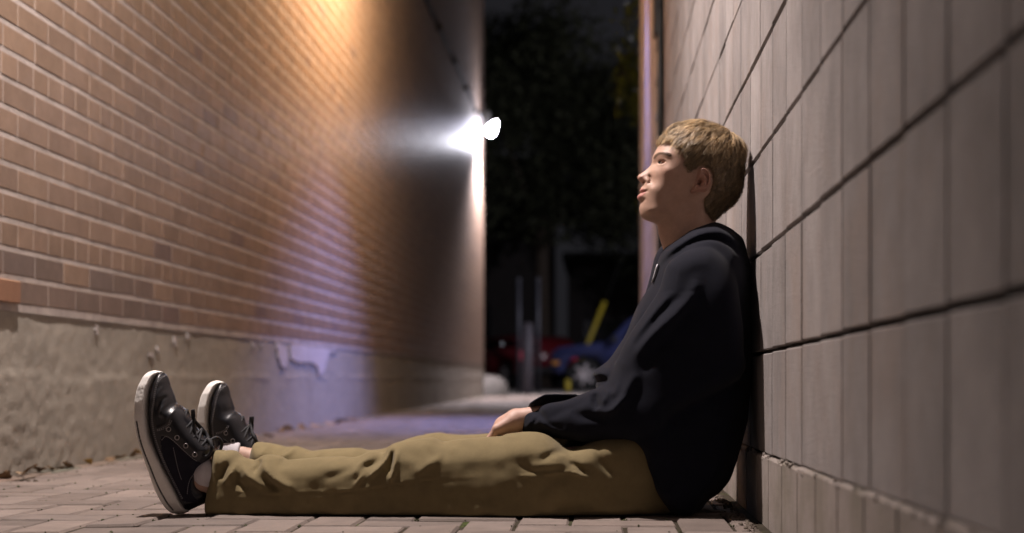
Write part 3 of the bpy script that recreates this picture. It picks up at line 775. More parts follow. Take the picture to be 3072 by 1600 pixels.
# ---- hoodie
TORSO = catmull(outline('H', [(486, 350), (494, 315), (535, 243), (600, 195), (650, 160), (700, 122), (760, 92), (830, 74), (880, 68), (930, 80), (990, 106), (1040, 140), (1072, 168), (1088, 220), (1098, 290), (1108, 340),
    (1116, 450), (1120, 560), (1122, 700), (1120, 900), (1116, 1100), ('G', 2046, 400), ('G', 2034, 520), (('G'), 2008, 600), ('G', 1976, 700), ('G', 1938, 830), ('G', 1893, 962), ('G', 1850, 1024), ('G', 1790, 1085), ('G', 1720, 1130), ('G', 1640, 1225),
    ('G', 1560, 1262), ('G', 1430, 1230), ('G', 1340, 1120), ('G', 1260, 1000), ('G', 1205, 880), ('G', 1160, 760), ('G', 1000, 712), ('G', 760, 690), ('G', 700, 560), ('G', 860, 420), ('G', 880, 300), ('G', 868, 270), ('G', 880, 240), ('G', 856, 205), ('G', 850, 170),
    ('G', 872, 140), ('G', 920, 112), ('G', 960, 82), (190, 952), (240, 880), (280, 820), (310, 750), (345, 662), (385, 582), (430, 508), (452, 468), (468, 415)], YH), 4)
torW = cmap('H', YH, [(520, 300, .060), (600, 220, .078), (760, 130, .092), (900, 100, .085), (1040, 170, .075), (500, 420, .070), (600, 400, .125), (760, 330, .165), (950, 330, .150), (1080, 400, .12),
    (480, 600, .11), (700, 600, .165), (1000, 700, .16), (300, 850, .12), (400, 900, .15), (700, 1000, .165), (1000, 1100, .16), (120, 1070, .13), ('G', 1000, 600, .16), ('G', 1500, 700, .20), ('G', 1850, 800, .19), ('G', 1300, 900, .215), ('G', 1500, 1150, .200), ('G', 1750, 1050, .18), ('G', 800, 600, .13)])
torR = cmap('H', YH, [(500, 330, .022), (600, 220, .026), (800, 100, .045), (1040, 180, .05), (1100, 500, .075), (1100, 1000, .075), (450, 520, .04), (300, 800, .05), (150, 1020, .03), ('G', 1900, 900, .07), ('G', 1500, 1250, .03), ('G', 1250, 950, .02), ('G', 1000, 700, .03)])
RH = lambda *a: ridge('H', YH, *a); BH = lambda *a: blob('H', YH, *a)
RG = lambda *a: ridge('G', 2.90, *a); BG = lambda *a: blob('G', 2.90, *a)
tor_add = [RH([(520, 320), (600, 250), (700, 185), (820, 150), (940, 170), (1040, 230)], .016, 34), RH([(500, 380), (580, 310), (700, 235), (820, 205), (930, 235), (1020, 320)], -.016, 20),
           RH([(640, 175), (740, 112), (850, 88), (960, 112)], .006, 16), RH([(960, 130), (1030, 200), (1000, 290)], -.010, 22), RH([(480, 420), (455, 500), (400, 620), (330, 760)], .006, 22),
           RH([(110, 1035), (170, 1000), (225, 975)], -.004, 6), RH([(100, 1085), (140, 1115), (180, 1130)], -.012, 12), RH([(380, 640), (300, 800), (220, 940)], .010, 26), BH(90, 1070, .012, 60, 40)]
ARM = catmull(outline('H', [(508, 500), (528, 420), (560, 338), (632, 282), (720, 248), (825, 236), (885, 258), (945, 318), (1000, 420), (1040, 540), (1062, 700), (1062, 900), (1040, 1100), ('G', 1480, 480), ('G', 1380, 600), ('G', 1240, 672), ('G', 1050, 700),
    ('G', 900, 700), ('G', 720, 690), ('G', 600, 680), ('G', 470, 665), ('G', 380, 655), ('G', 292, 640), ('G', 284, 600), ('G', 284, 560), ('G', 293, 520), ('G', 316, 488), ('G', 368, 474), ('G', 425, 470), ('G', 434, 448), ('G', 462, 424), ('G', 520, 408), ('G', 640, 384),
    ('G', 755, 342), ('G', 828, 312), ('G', 900, 283), ('G', 960, 272), (172, 1120), (204, 1050), (214, 1000), (236, 955), (270, 880), (322, 795), (392, 700), (436, 630), (478, 560)], 2.86), 4)
armW = cmap('H', 2.86, [(560, 400, .045), (700, 320, .058), (850, 320, .058), (600, 600, .060), (850, 600, .074), (450, 750, .055), (700, 900, .075), (950, 900, .070), (300, 950, .055), (500, 1150, .075), (250, 1150, .060), ('G', 1200, 500, .070), ('G', 900, 480, .060), ('G', 700, 520, .055), ('G', 500, 550, .050), ('G', 350, 560, .042), ('G', 300, 560, .038)])
armY = cmap('H', 2.86, [(800, 300, 2.865), (900, 700, 2.855), (600, 600, 2.86), (450, 800, 2.865), (700, 1100, 2.86), ('G', 1250, 550, 2.865), ('G', 900, 450, 2.89), ('G', 650, 520, 2.925), ('G', 450, 550, 2.955), ('G', 300, 560, 2.975)])
RA = lambda *a: ridge('H', 2.84, *a); RF = lambda *a: ridge('G', 2.90, *a)
arm_add = [RA([(752, 460), (715, 560), (650, 650), (545, 745), (430, 850), (340, 960)], .013, 40), RA([(560, 560), (480, 660), (380, 790), (290, 930)], .008, 26), RA([(640, 560), (540, 650), (430, 780), (330, 900)], -.009, 26),
           RA([(498, 542), (560, 523), (640, 529), (700, 530), (756, 540)], -.0035, 5), RA([(645, 290), (640, 400), (618, 490)], .0015, 5), RA([(700, 660), (600, 800), (480, 930), (380, 1080)], -.006, 36),
           RF([(990, 470), (1060, 400), (1110, 300), (1180, 180)], .012, 40), RF([(880, 330), (875, 390), (900, 440)], -.022, 30), RF([(890, 440), (950, 465), (1010, 440), (1090, 350)], .012, 24), RF([(960, 275), (1010, 330), (1040, 250)], .010, 22), RF([(965, 300), (960, 350), (930, 400)], .008, 16),
           RF([(850, 330), (760, 400), (620, 470), (520, 520)], -.006, 30), RF([(640, 395), (520, 425), (450, 470)], .009, 26), RF([(400, 505), (480, 545), (570, 590), (670, 615)], .011, 24), RF([(440, 480), (520, 560), (640, 600)], -.012, 18), RF([(560, 640), (700, 640), (850, 640)], .006, 30),
           RF([(428, 470), (432, 520), (400, 560), (390, 620)], -.006, 10), RF([(395, 530), (360, 580), (350, 630)], .005, 14), RF([(700, 470), (800, 500), (950, 520)], -.008, 36)]
FARM = catmull(outline('G', [(1000, 300), (880, 330), (770, 338), (735, 330), (620, 325), (520, 328), (478, 345), (430, 372), (396, 396), (374, 432), (300, 465), (256, 500), (262, 540), (300, 620), (420, 660), (700, 660), (1000, 600), (1250, 400), (1200, 200), (1100, 100), (1000, 180)], 3.10), 4)
farY = cmap('G', 3.10, [(1100, 300, 3.165), (800, 400, 3.14), (450, 480, 3.07), (280, 530, 3.045)])
farm_add = [ridge('G', 3.10, [(470, 350), (440, 400), (430, 440)], .008, 20), ridge('G', 3.10, [(390, 420), (430, 440), (520, 430)], -.008, 12), ridge('G', 3.10, [(380, 440), (330, 470), (280, 505)], .005, 16)]
X, Z, yv, o = grid(-.20, .365, 2.74, 3.26, -.012, .70, .0042)
Ft = inflate(TORSO, YH, torW, torR, None, tor_add, X, Z, yv)
Fa = inflate(ARM, armY, armW, .042, None, arm_add, X, Z, yv)
Fb = inflate(FARM, farY, .048, .040, None, farm_add, X, Z, yv)
Fs_ = capsule((.20, 3.15, .555), (.13, 3.17, .30), .065, .06, X, Z, yv)
Fo = smin(smin(smin(Ft, Fs_, .03), Fb, .008), Fa, .010)
wr_ = .0035 * (vnoise(X + 3, Z + 3, 21, 16, 13) - .5) + .005 * (vnoise(X + Z + 3, Z * .6 - X * .4 + 3, 22, 9, 22) - .5)
Fo = Fo + wr_[:, :, None]
Fo = np.maximum(Fo, (.003 - Z)[:, :, None]); Fo = np.maximum(Fo, (X - (WR - .004))[:, :, None])
V, Q = nets(Fo, o); V = relax(V, Q, 2, .5)
hood = mesh_np("hoodie", V, Q, True, [M_hood], person)
# zip at the collar
mb = MB()
pz = [(492, 352), (484, 375), (476, 405), (466, 440), (456, 472)]
for a in range(2):
    pts = []
    for (u, v) in pz:
        xx, zz = XZ('H', u + 6, v, YH); pts.append((xx - .001, YH - .030 - .004 * a, zz))
    mb.tube(pts, .0026, 8)
mb.build("zip", M_zip, hood, True)

# ---- trousers
NL = catmull(outline('L', [(140, 287), (200, 298), (258, 295), (305, 308), (350, 348), (420, 370), (478, 374), (540, 337), (620, 330), (700, 345), (745, 368), (850, 362), (1000, 352), (1200, 345), (1340, 343), (1430, 306), (1500, 292), (1565, 306), (1602, 288), (1650, 236), (1750, 210), (1900, 190), (2000, 182),
    (2060, 205), (2110, 214), (2160, 200), (2300, 185), (2576, 172), ('G', 200, 641), ('G', 330, 629), ('G', 400, 625), ('G', 450, 629), ('G', 520, 651), ('G', 590, 694), ('G', 640, 735), ('G', 700, 752), ('G', 800, 720), ('G', 1000, 640), ('G', 1300, 560), ('G', 1600, 600), ('G', 1740, 850),
    ('G', 1720, 1060), ('G', 1620, 1215), ('G', 1500, 1255), ('G', 1200, 1262), ('G', 600, 1262), ('G', 0, 1262), (2000, 850), (1500, 848), (900, 848), (300, 846), (110, 846), (84, 820), (76, 740), (80, 640), (88, 550), (104, 420), (120, 340)], 2.90), 4)
nlW = cmap('L', 2.90, [(120, 400, .045), (120, 600, .058), (110, 780, .060), (400, 420, .052), (400, 600, .064), (400, 780, .066), (900, 420, .056), (900, 620, .068), (900, 800, .070), (1500, 380, .062), (1500, 600, .075), (1500, 800, .076), (2000, 300, .068), (2000, 500, .082), (2000, 800, .085),
    (2500, 300, .075), (2500, 550, .092), (2500, 800, .092), ('G', 600, 800, .098), ('G', 600, 1100, .10), ('G', 1200, 900, .072), ('G', 1500, 1100, .045), ('G', 1200, 700, .06), ('G', 900, 850, .088)])
nlR = cmap('L', 2.90, [(120, 300, .02), (110, 600, .02), (110, 830, .012), (400, 350, .045), (400, 800, .014), (1000, 380, .05), (1000, 800, .014), (1600, 300, .05), (1600, 800, .014), (2200, 250, .060), (2200, 800, .016), ('G', 500, 700, .05), ('G', 600, 1200, .016), ('G', 1400, 700, .05), ('G', 1600, 1150, .04)])
RL = lambda *a: ridge('L', 2.86, *a); BL_ = lambda *a: blob('L', 2.86, *a)
nl_add = [RL([(312, 400), (296, 470), (265, 520), (232, 568)], .010, 17), RL([(330, 365), (400, 450), (480, 530), (570, 602)], .013, 30), RL([(400, 400), (440, 395), (500, 380)], -.012, 22), RL([(515, 378), (490, 430), (470, 480)], -.016, 22),
          RL([(545, 350), (590, 440), (690, 540), (815, 610)], .014, 36), RL([(240, 400), (205, 470), (185, 540)], -.014, 30), RL([(330, 480), (350, 560), (420, 620)], -.012, 30), RL([(560, 520), (640, 580), (700, 620)], -.008, 26),
          RL([(1650, 245), (1615, 330), (1560, 430), (1475, 508)], .020, 24), RL([(1580, 330), (1500, 400), (1420, 430)], -.014, 26), RL([(1500, 300), (1440, 350), (1370, 420), (1360, 500)], .010, 28), RL([(1430, 480), (1385, 540), (1350, 590)], .008, 20),
          RL([(1650, 290), (1648, 380), (1640, 480)], -.020, 20), RL([(1700, 280), (1695, 400), (1680, 480), (1655, 540)], .014, 20), RL([(1310, 440), (1200, 490), (1080, 520)], -.006, 34), BL_(1850, 330, -.006, 90, 60, 20), RL([(1900, 210), (2010, 260), (2060, 340), (1960, 420), (1880, 480)], .008, 40),
          RL([(2020, 190), (2100, 240), (2200, 300)], .005, 34), BL_(760, 450, .005, 110, 40), BL_(1050, 420, .004, 140, 40), RL([(173, 300), (165, 400), (160, 600), (165, 800)], -.003, 6), RL([(145, 320), (135, 450), (128, 620)], .004, 18),
          RL([(200, 624), (600, 648), (1000, 640), (1400, 608), (1800, 546), (2010, 524), (2400, 515)], .0024, 7), RL([(200, 640), (600, 664), (1000, 656), (1400, 624), (1800, 562), (2010, 540), (2400, 531)], -.0022, 9),
          ridge('G', 2.83, [(560, 820), (640, 800), (700, 795), (750, 805)], .011, 26), ridge('G', 2.83, [(470, 830), (560, 780), (640, 770)], -.010, 24), ridge('G', 2.83, [(300, 952), (480, 940), (600, 925), (700, 916), (770, 935)], .006, 9), ridge('G', 2.83, [(680, 860), (740, 880), (800, 930)], -.014, 20),
          ridge('G', 2.83, [(700, 925), (760, 945), (800, 960)], .010, 12), ridge('G', 2.83, [(400, 880), (520, 870), (640, 850)], .008, 34), ridge('G', 2.83, [(300, 860), (380, 900), (440, 930)], -.006, 30), ridge('G', 2.83, [(880, 720), (930, 860), (1000, 930)], -.010, 30)]
FL = catmull(outline('L', [(382, 420), (392, 330), (432, 240), (480, 235), (560, 245), (640, 260), (712, 274), (790, 262), (850, 280), (930, 299), (1030, 288), (1150, 280), (1350, 275), (1440, 289), (1580, 272), (1640, 240), (1740, 205), (1850, 170), (1950, 148), (2050, 139), (2110, 150), (2200, 155), (2400, 150), (2576, 138),
    ('G', 300, 625), ('G', 700, 640), ('G', 1200, 620), ('G', 1600, 700), ('G', 1700, 1000), ('G', 1500, 1100), ('G', 700, 1100), (2000, 740), (1000, 740), (420, 735), (372, 700), (376, 560)], 3.10), 4)
flY = cmap('L', 3.10, [(400, 400, 3.155), (1200, 400, 3.125), (2000, 400, 3.11), ('G', 300, 900, 3.10), ('G', 1500, 900, 3.09)])
RB = lambda *a: ridge('L', 3.06, *a)
fl_add = [RB([(790, 265), (745, 310), (690, 350)], .012, 26), RB([(570, 270), (590, 300), (600, 340)], -.010, 20), RB([(540, 245), (520, 300), (500, 350)], .008, 20), RB([(480, 238), (450, 300), (440, 350)], -.003, 6), RB([(870, 300), (930, 320), (1000, 325)], -.008, 24), RB([(1030, 290), (1010, 320), (1000, 350)], .008, 18), RB([(1440, 292), (1500, 300), (1570, 280)], -.008, 20)]
X, Z, yv, o = grid(-.875, .34, 2.77, 3.26, -.012, .335, .0040)
Fn = inflate(NL, 2.90, nlW, nlR, .075, nl_add, X, Z, yv)
Ff = inflate(FL, flY, .075, .048, None, fl_add, X, Z, yv)
Fp = np.minimum(Fn, Ff)
hip = capsule((.17, 2.97, .12), (.17, 3.06, .12), .112, .112, X, Z, yv)
Fp = smin(Fp, hip, .03)
wr_ = .003 * (vnoise(X + 3, Z + 3, 31, 14, 18) - .5) + .0015 * (vnoise(X + 3, Z + 3, 32, 45, 50) - .5)
Fp = Fp + wr_[:, :, None]
Fp = np.maximum(Fp, (.0015 - Z)[:, :, None])
# hollow the two hems
hn = capsule(np.array(at(560, 1440, 2.895)), np.array(at(655, 1452, 2.895)), .050, .040, X, Z, yv)
hf = capsule(np.array(at(700, 1372, 3.155)), np.array(at(760, 1378, 3.15)), .044, .036, X, Z, yv)
Fp = np.maximum(Fp, -hn); Fp = np.maximum(Fp, -hf)
V, Q = nets(Fp, o); V = relax(V, Q, 1, .5)
tr = mesh_np("trousers", V, Q, True, [M_pants], person)

# ---- shoes: built once from the near one, then the far one is a mirrored copy
YS = 2.875
SOLE = catmull(outline('S', [(285, 101), (255, 88), (218, 84), (185, 93), (160, 115), (138, 165), (116, 240), (106, 330), (105, 430), (110, 520), (125, 620), (152, 720), (185, 830), (215, 920), (247, 1020), (287, 1110), (322, 1170), (350, 1208), (375, 1232), (430, 1243), (480, 1231), (516, 1202),
    (490, 1195), (455, 1130), (420, 1060), (370, 960), (310, 830), (260, 710), (225, 600), (210, 480), (203, 380), (208, 280), (222, 190), (246, 130)], YS), 4)
UP = catmull(outline('S', [(246, 128), (285, 100), (318, 124), (335, 165), (346, 212), (370, 270), (386, 312), (398, 352), (425, 362), (460, 388), (492, 430), (525, 485), (560, 540), (600, 590), (645, 640), (690, 690), (706, 722), (680, 780), (640, 830), (595, 888), (578, 950), (588, 1010), (620, 1048), (655, 1062),
    (655, 1110), (630, 1155), (580, 1178), (520, 1204), (470, 1215), (380, 1000), (300, 850), (240, 700), (205, 560), (195, 400), (205, 260)], YS), 4)
tip = np.array(XZ('S', 205, 84, YS)); hl = np.array(XZ('S', 450, 1243, YS)); ax = hl - tip; LS = np.linalg.norm(ax); ax /= LS
def planW(X, Z, sc_=1.0):
    u = (X - tip[0]) * ax[0] + (Z - tip[1]) * ax[1]
    return np.interp(u / LS * .314, [-.01, 0, .004, .012, .03, .06, .1, .15, .2, .25, .285, .305, .314, .33], [.003, .006, .016, .026, .037, .045, .048, .044, .038, .035, .032, .023, .008, .003]) * sc_
X, Z, yv, o = grid(at(380 + .3725 * 85, 0, YS)[0], at(380 + .3725 * 730, 0, YS)[0], YS - .06, YS + .06, -.004, .335, .0022)
grv = lambda pts, a_, s_: ridge('S', YS, pts, a_, s_, False)
sole_add = [grv([(205, 100), (170, 170), (150, 250), (143, 330)], -.0016, 4), grv([(225, 98), (190, 180), (170, 260), (164, 340)], -.0016, 4), grv([(243, 105), (208, 190), (190, 270), (184, 340)], -.0012, 4),
            grv([(140, 492), (160, 620), (190, 730), (240, 870), (290, 1000), (350, 1120), (400, 1200)], -.0030, 6), grv([(190, 480), (215, 610), (250, 730), (310, 870), (370, 990), (430, 1110), (480, 1190)], -.0010, 3)]
Fs1 = inflate(SOLE, YS, lambda a, c: planW(a, c), .0045, None, sole_add, X, Z, yv); Fs1 = np.maximum(Fs1, (.001 - Z)[:, :, None])
V, Q = nets(Fs1, o); V = relax(V, Q, 1, .3)
c_ = np.tile(np.array([[.80, .77, .73]]), (len(V), 1)); xx, zz = V[:, 0][:, None], V[:, 2][:, None]
m_ = np.clip(grv([(140, 492), (160, 620), (190, 730), (240, 870), (290, 1000), (350, 1120), (400, 1200)], 1.0, 7.5)(xx, zz) * 2 - .5, 0, 1); c_ = c_ * (1 - m_) + .02 * m_
m_ = np.clip(-(poly_sdf(SOLE, xx, zz) + .0025) / .002, 0, 1)
back_edge = (poly_sdf(SOLE, xx, zz) > -.0022) & (poly_sdf(UP, xx, zz) > .012); c_ = np.where(back_edge, np.array([[.42, .37, .31]]), c_)
up_add = [grv([(300, 545), (340, 530), (380, 500), (405, 440), (430, 400)], .0030, 10), grv([(230, 420), (225, 560), (270, 700), (340, 870), (430, 1050), (500, 1160)], .0018, 16), plate('S', YS, [(320, 620), (360, 605), (420, 640), (520, 740), (640, 850), (560, 940), (560, 1060), (600, 1130), (480, 1130), (400, 960), (330, 760)], -.0022, 8),
          grv([(340, 200), (300, 260), (285, 340)], .0020, 10), grv([(350, 300), (320, 330), (300, 400)], -.004, 12), grv([(380, 340), (340, 380), (330, 440)], .003, 12), grv([(300, 1), (300, 2)], 0, 5)]
upW = lambda a, c: planW(a, c, .95)
upR = cmap('S', YS, [(250, 200, .020), (330, 160, .020), (380, 330, .030), (500, 450, .036), (680, 700, .030), (600, 950, .020), (600, 1150, .02), (220, 500, .02), (400, 1050, .02)])
Fu = inflate(UP, YS, upW, upR, None, up_add, X, Z, yv)
hole = capsule((*XZ('S', 760, 900, YS)[:1], YS, XZ('S', 760, 900, YS)[1]), (XZ('S', 655, 905, YS)[0], YS, XZ('S', 655, 905, YS)[1]), .026, .022, X, Z, yv)
Fu = np.maximum(Fu, -hole); Fu = np.maximum(Fu, (.004 - Z)[:, :, None])
Vu, Qu = nets(Fu, o); Vu = relax(Vu, Qu, 1, .4)
xx, zz = Vu[:, 0][:, None], Vu[:, 2][:, None]
cv = (poly_sdf(catmull(outline('S', [(320, 620), (360, 605), (420, 640), (520, 740), (640, 850), (560, 940), (560, 1060), (600, 1130), (480, 1130), (400, 960), (330, 760)], YS), 4), xx, zz) < 0)[:, 0]
mi = cv[Qu].all(1).astype(int)
shoe = mesh_np("shoe", Vu, Qu, True, [M_leather, M_canvas], person, None, mi)
shoe["label"] = "near black shoe with thick white sole, toe pointing up"
mesh_np("sole", V, Q, True, [M_rubber], shoe, c_)
def ups(u, v, off=.0008, side=-1):
    xx, zz = XZ('S', u, v, YS); return (xx, YS + side * (field2d(UP, upW, upR, up_add, [(xx, zz)])[0] + off), zz)
for side in (-1, 1):
    for (u, v) in [(390, 553), (455, 620), (522, 685), (590, 755)]:
        mb = MB()
        p = Vector(ups(u, v, .0004, side)); nrm = (Vector(ups(u - 12, v, 0, side)) - Vector(ups(u + 12, v, 0, side))).cross(Vector(ups(u, v - 12, 0, side)) - Vector(ups(u, v + 12, 0, side)))
        nrm = nrm.normalized(); nrm = nrm if nrm.y * side > 0 else -nrm
        mb.lathe(p, nrm, [(.0034, -.001), (.0058, .0008), (.0050, .0016), (.0034, .0004)], 14)
        mb.build("eyelet", M_eyelet, shoe, True)
mb = MB()
ey = [(390, 553), (455, 620), (522, 685), (590, 755)]
fr = [(455, 420), (515, 495), (572, 575), (628, 640)]     # points on the front ridge of the tongue
for i in range(4):
    for side in (-1, 1):
        a = Vector(ups(*ey[i], .001, side)); f_ = Vector((*XZ('S', fr[i][0] + 16, fr[i][1] - 6, YS), 0)); f_ = Vector((f_.x, YS, f_.y))
        j = min(i + 1, 3); b_ = Vector(ups(*ey[j], .001, -side))
        mid1 = a.lerp(f_, .55) + Vector((.005, side * .008, .003))
        if i < 3: mb.tube([a, mid1, f_ + Vector((.004, 0, .003)), b_.lerp(f_, .55) + Vector((.006, -side * .008, .003)), b_], [.0028] * 5, 8)
        else: mb.tube([a, mid1, f_ + Vector((.004, 0, .002))], .0028, 8)
def s3(u, v, y): xx, zz = XZ('S', u, v, YS); return (xx, YS + y, zz)
def smooth3(P, n=6):
    return [tuple(p) for p in catmull(P, n, False)]
mb.tube(smooth3([s3(655, 650, -.004), s3(690, 640, -.026), s3(722, 680, -.036), s3(718, 735, -.036), s3(680, 772, -.030), s3(640, 755, -.024), s3(640, 700, -.014), s3(662, 660, -.004)]), .0036, 8)
mb.tube(smooth3([s3(660, 655, .004), s3(630, 600, .012), s3(600, 560, .010), s3(575, 520, .0), s3(548, 470, -.010), s3(545, 400, -.012)]), [.0036] * 31, 8)
mb.tube(smooth3([s3(662, 655, 0), s3(610, 640, -.022), s3(560, 560, -.020), s3(560, 470, -.016), s3(556, 398, -.018)]), .0034, 8)
mb.tube(smooth3([s3(655, 655, .004), s3(700, 630, .024), s3(730, 670, .034), s3(715, 730, .034), s3(670, 740, .024), s3(655, 690, .010)]), .0036, 8)
mb.lathe(s3(660, 662, -.002), (0, 1, 0), [(0, -.010), (.008, -.007), (.009, 0), (.008, .007), (0, .010)], 10)
mb.build("laces", M_lace, shoe, True)
mb = MB()
def stitch(pts, side, step=.0042):
    P = catmull([XZ('S', u, v, YS) for u, v in pts], 12, False); L_ = np.r_[0, np.cumsum(np.hypot(*np.diff(P, axis=0).T))]
    for t in np.arange(0, L_[-1] - step, step):
        q = [(np.interp(t + e_, L_, P[:, 0]), np.interp(t + e_, L_, P[:, 1])) for e_ in (0, step * .62)]
        dd = field2d(UP, upW, upR, up_add, q); mb.tube([(q[i][0], YS + side * (dd[i] + .0003), q[i][1]) for i in (0, 1)], .00055, 4)
for side in (-1, 1):
    for off in (0, 9):
        stitch([(318 - off, 128), (296 - off, 175), (282 - off, 250), (276 - off, 330), (262 - off, 440), (272 - off, 560), (300 - off, 680), (350 - off, 820), (420 - off, 980), (490 - off, 1120)], side)
    stitch([(300, 556), (345, 542), (385, 520), (408, 470)], side); stitch([(300, 566), (345, 552), (392, 528), (418, 478)], side)
    stitch([(330, 640), (365, 610), (420, 640), (520, 738), (612, 822)], side); stitch([(420, 700), (450, 860), (480, 960)], side); stitch([(600, 860), (540, 960), (520, 1080)], side)
mb.build("stitching", M_thread, shoe)
# the far shoe
far = shoe.copy(); COL.objects.link(far); far.parent = person; far["label"] = "far black shoe with white toe bumper, catching the light"
kids = [c for c in shoe.children]
for c in kids:
    d = c.copy(); COL.objects.link(d); d.parent = far
piv = Vector((tip[0], YS, tip[1]))
tgt = Vector(at(380 + .3725 * 712, 1080 + .3725 * 158, 3.19)); tgt.z -= .002
Mfar = Matrix.Translation(tgt) @ Matrix.Rotation(R(-3), 4, 'Z') @ Matrix.Rotation(R(3.5), 4, 'Y') @ Matrix.Scale(-1, 4, (0, 1, 0)) @ Matrix.Scale(.97, 4) @ Matrix.Translation(-piv)
far.matrix_parent_inverse = Matrix.Identity(4); far.matrix_basis = Mfar
# socks
X, Z, yv, o = grid(-.92, -.70, 2.82, 2.95, .02, .20, .003)
a, b = np.array(at(622, 1424, 2.88)), np.array(at(655, 1440, 2.885))
Fd = capsule(a, b, .0335, .032, X, Z, yv)
V, Q = nets(Fd, o); sk = mesh_np("sock", V, Q, True, [M_sock], person)
X, Z, yv, o = grid(-.93, -.74, 3.10, 3.24, .02, .20, .003)
a, b = np.array(at(690, 1360, 3.175)), np.array(at(727, 1368, 3.165))
Fd = capsule(a, b, .037, .037, X, Z, yv); Fd = np.maximum(Fd, (X - b[0])[:, :, None])
V, Q = nets(Fd, o); mesh_np("sock", V, Q, True, [M_sock], person)
#PART4
# ================================================================== beyond the alley
M_bark = mat("bark", (.085, .062, .045), .9, .3, 10, .8, 60)
M_leafd = mat("leaves_dark", (.048, .052, .026), .7, .5, 2, attr=False, spec=.3)
M_leafl = mat("leaves_yellow_green", (.15, .20, .03), .6, .3, 6, spec=.3)
M_post = mat("pale_post_paint", (.085, .075, .09), .6, .2, 10)
M_postd = mat("grey_post_metal", (.06, .06, .075), .5, .2, 10, metal=.3)
M_yellow = mat("yellow_plastic", (.52, .40, .035), .5, .1, 10)
M_blue = mat("blue_car_paint", (.05, .06, .17), .28, coat=.6, spec=.5)
M_red = mat("red_car_paint", (.16, .012, .018), .3, coat=.5)
M_glass = mat("car_glass", (.01, .011, .014), .06, spec=.6)
M_tyre = mat("tyre_rubber", (.022, .021, .021), .85)
M_rim = mat("wheel_alloy", (.62, .56, .56), .4)
M_black = mat("black_plastic", (.02, .02, .022), .6)
M_head = mat("headlight_glass", (.55, .58, .8), .08, coat=.8)
M_amber = mat("amber_lens", (.62, .26, .04), .25)
M_tail = mat("tail_lens", (.65, .03, .07), .2, emit=((1, .08, .16), .18))
M_far = mat("far_brick", (.035, .027, .025), .8, .3, 3)

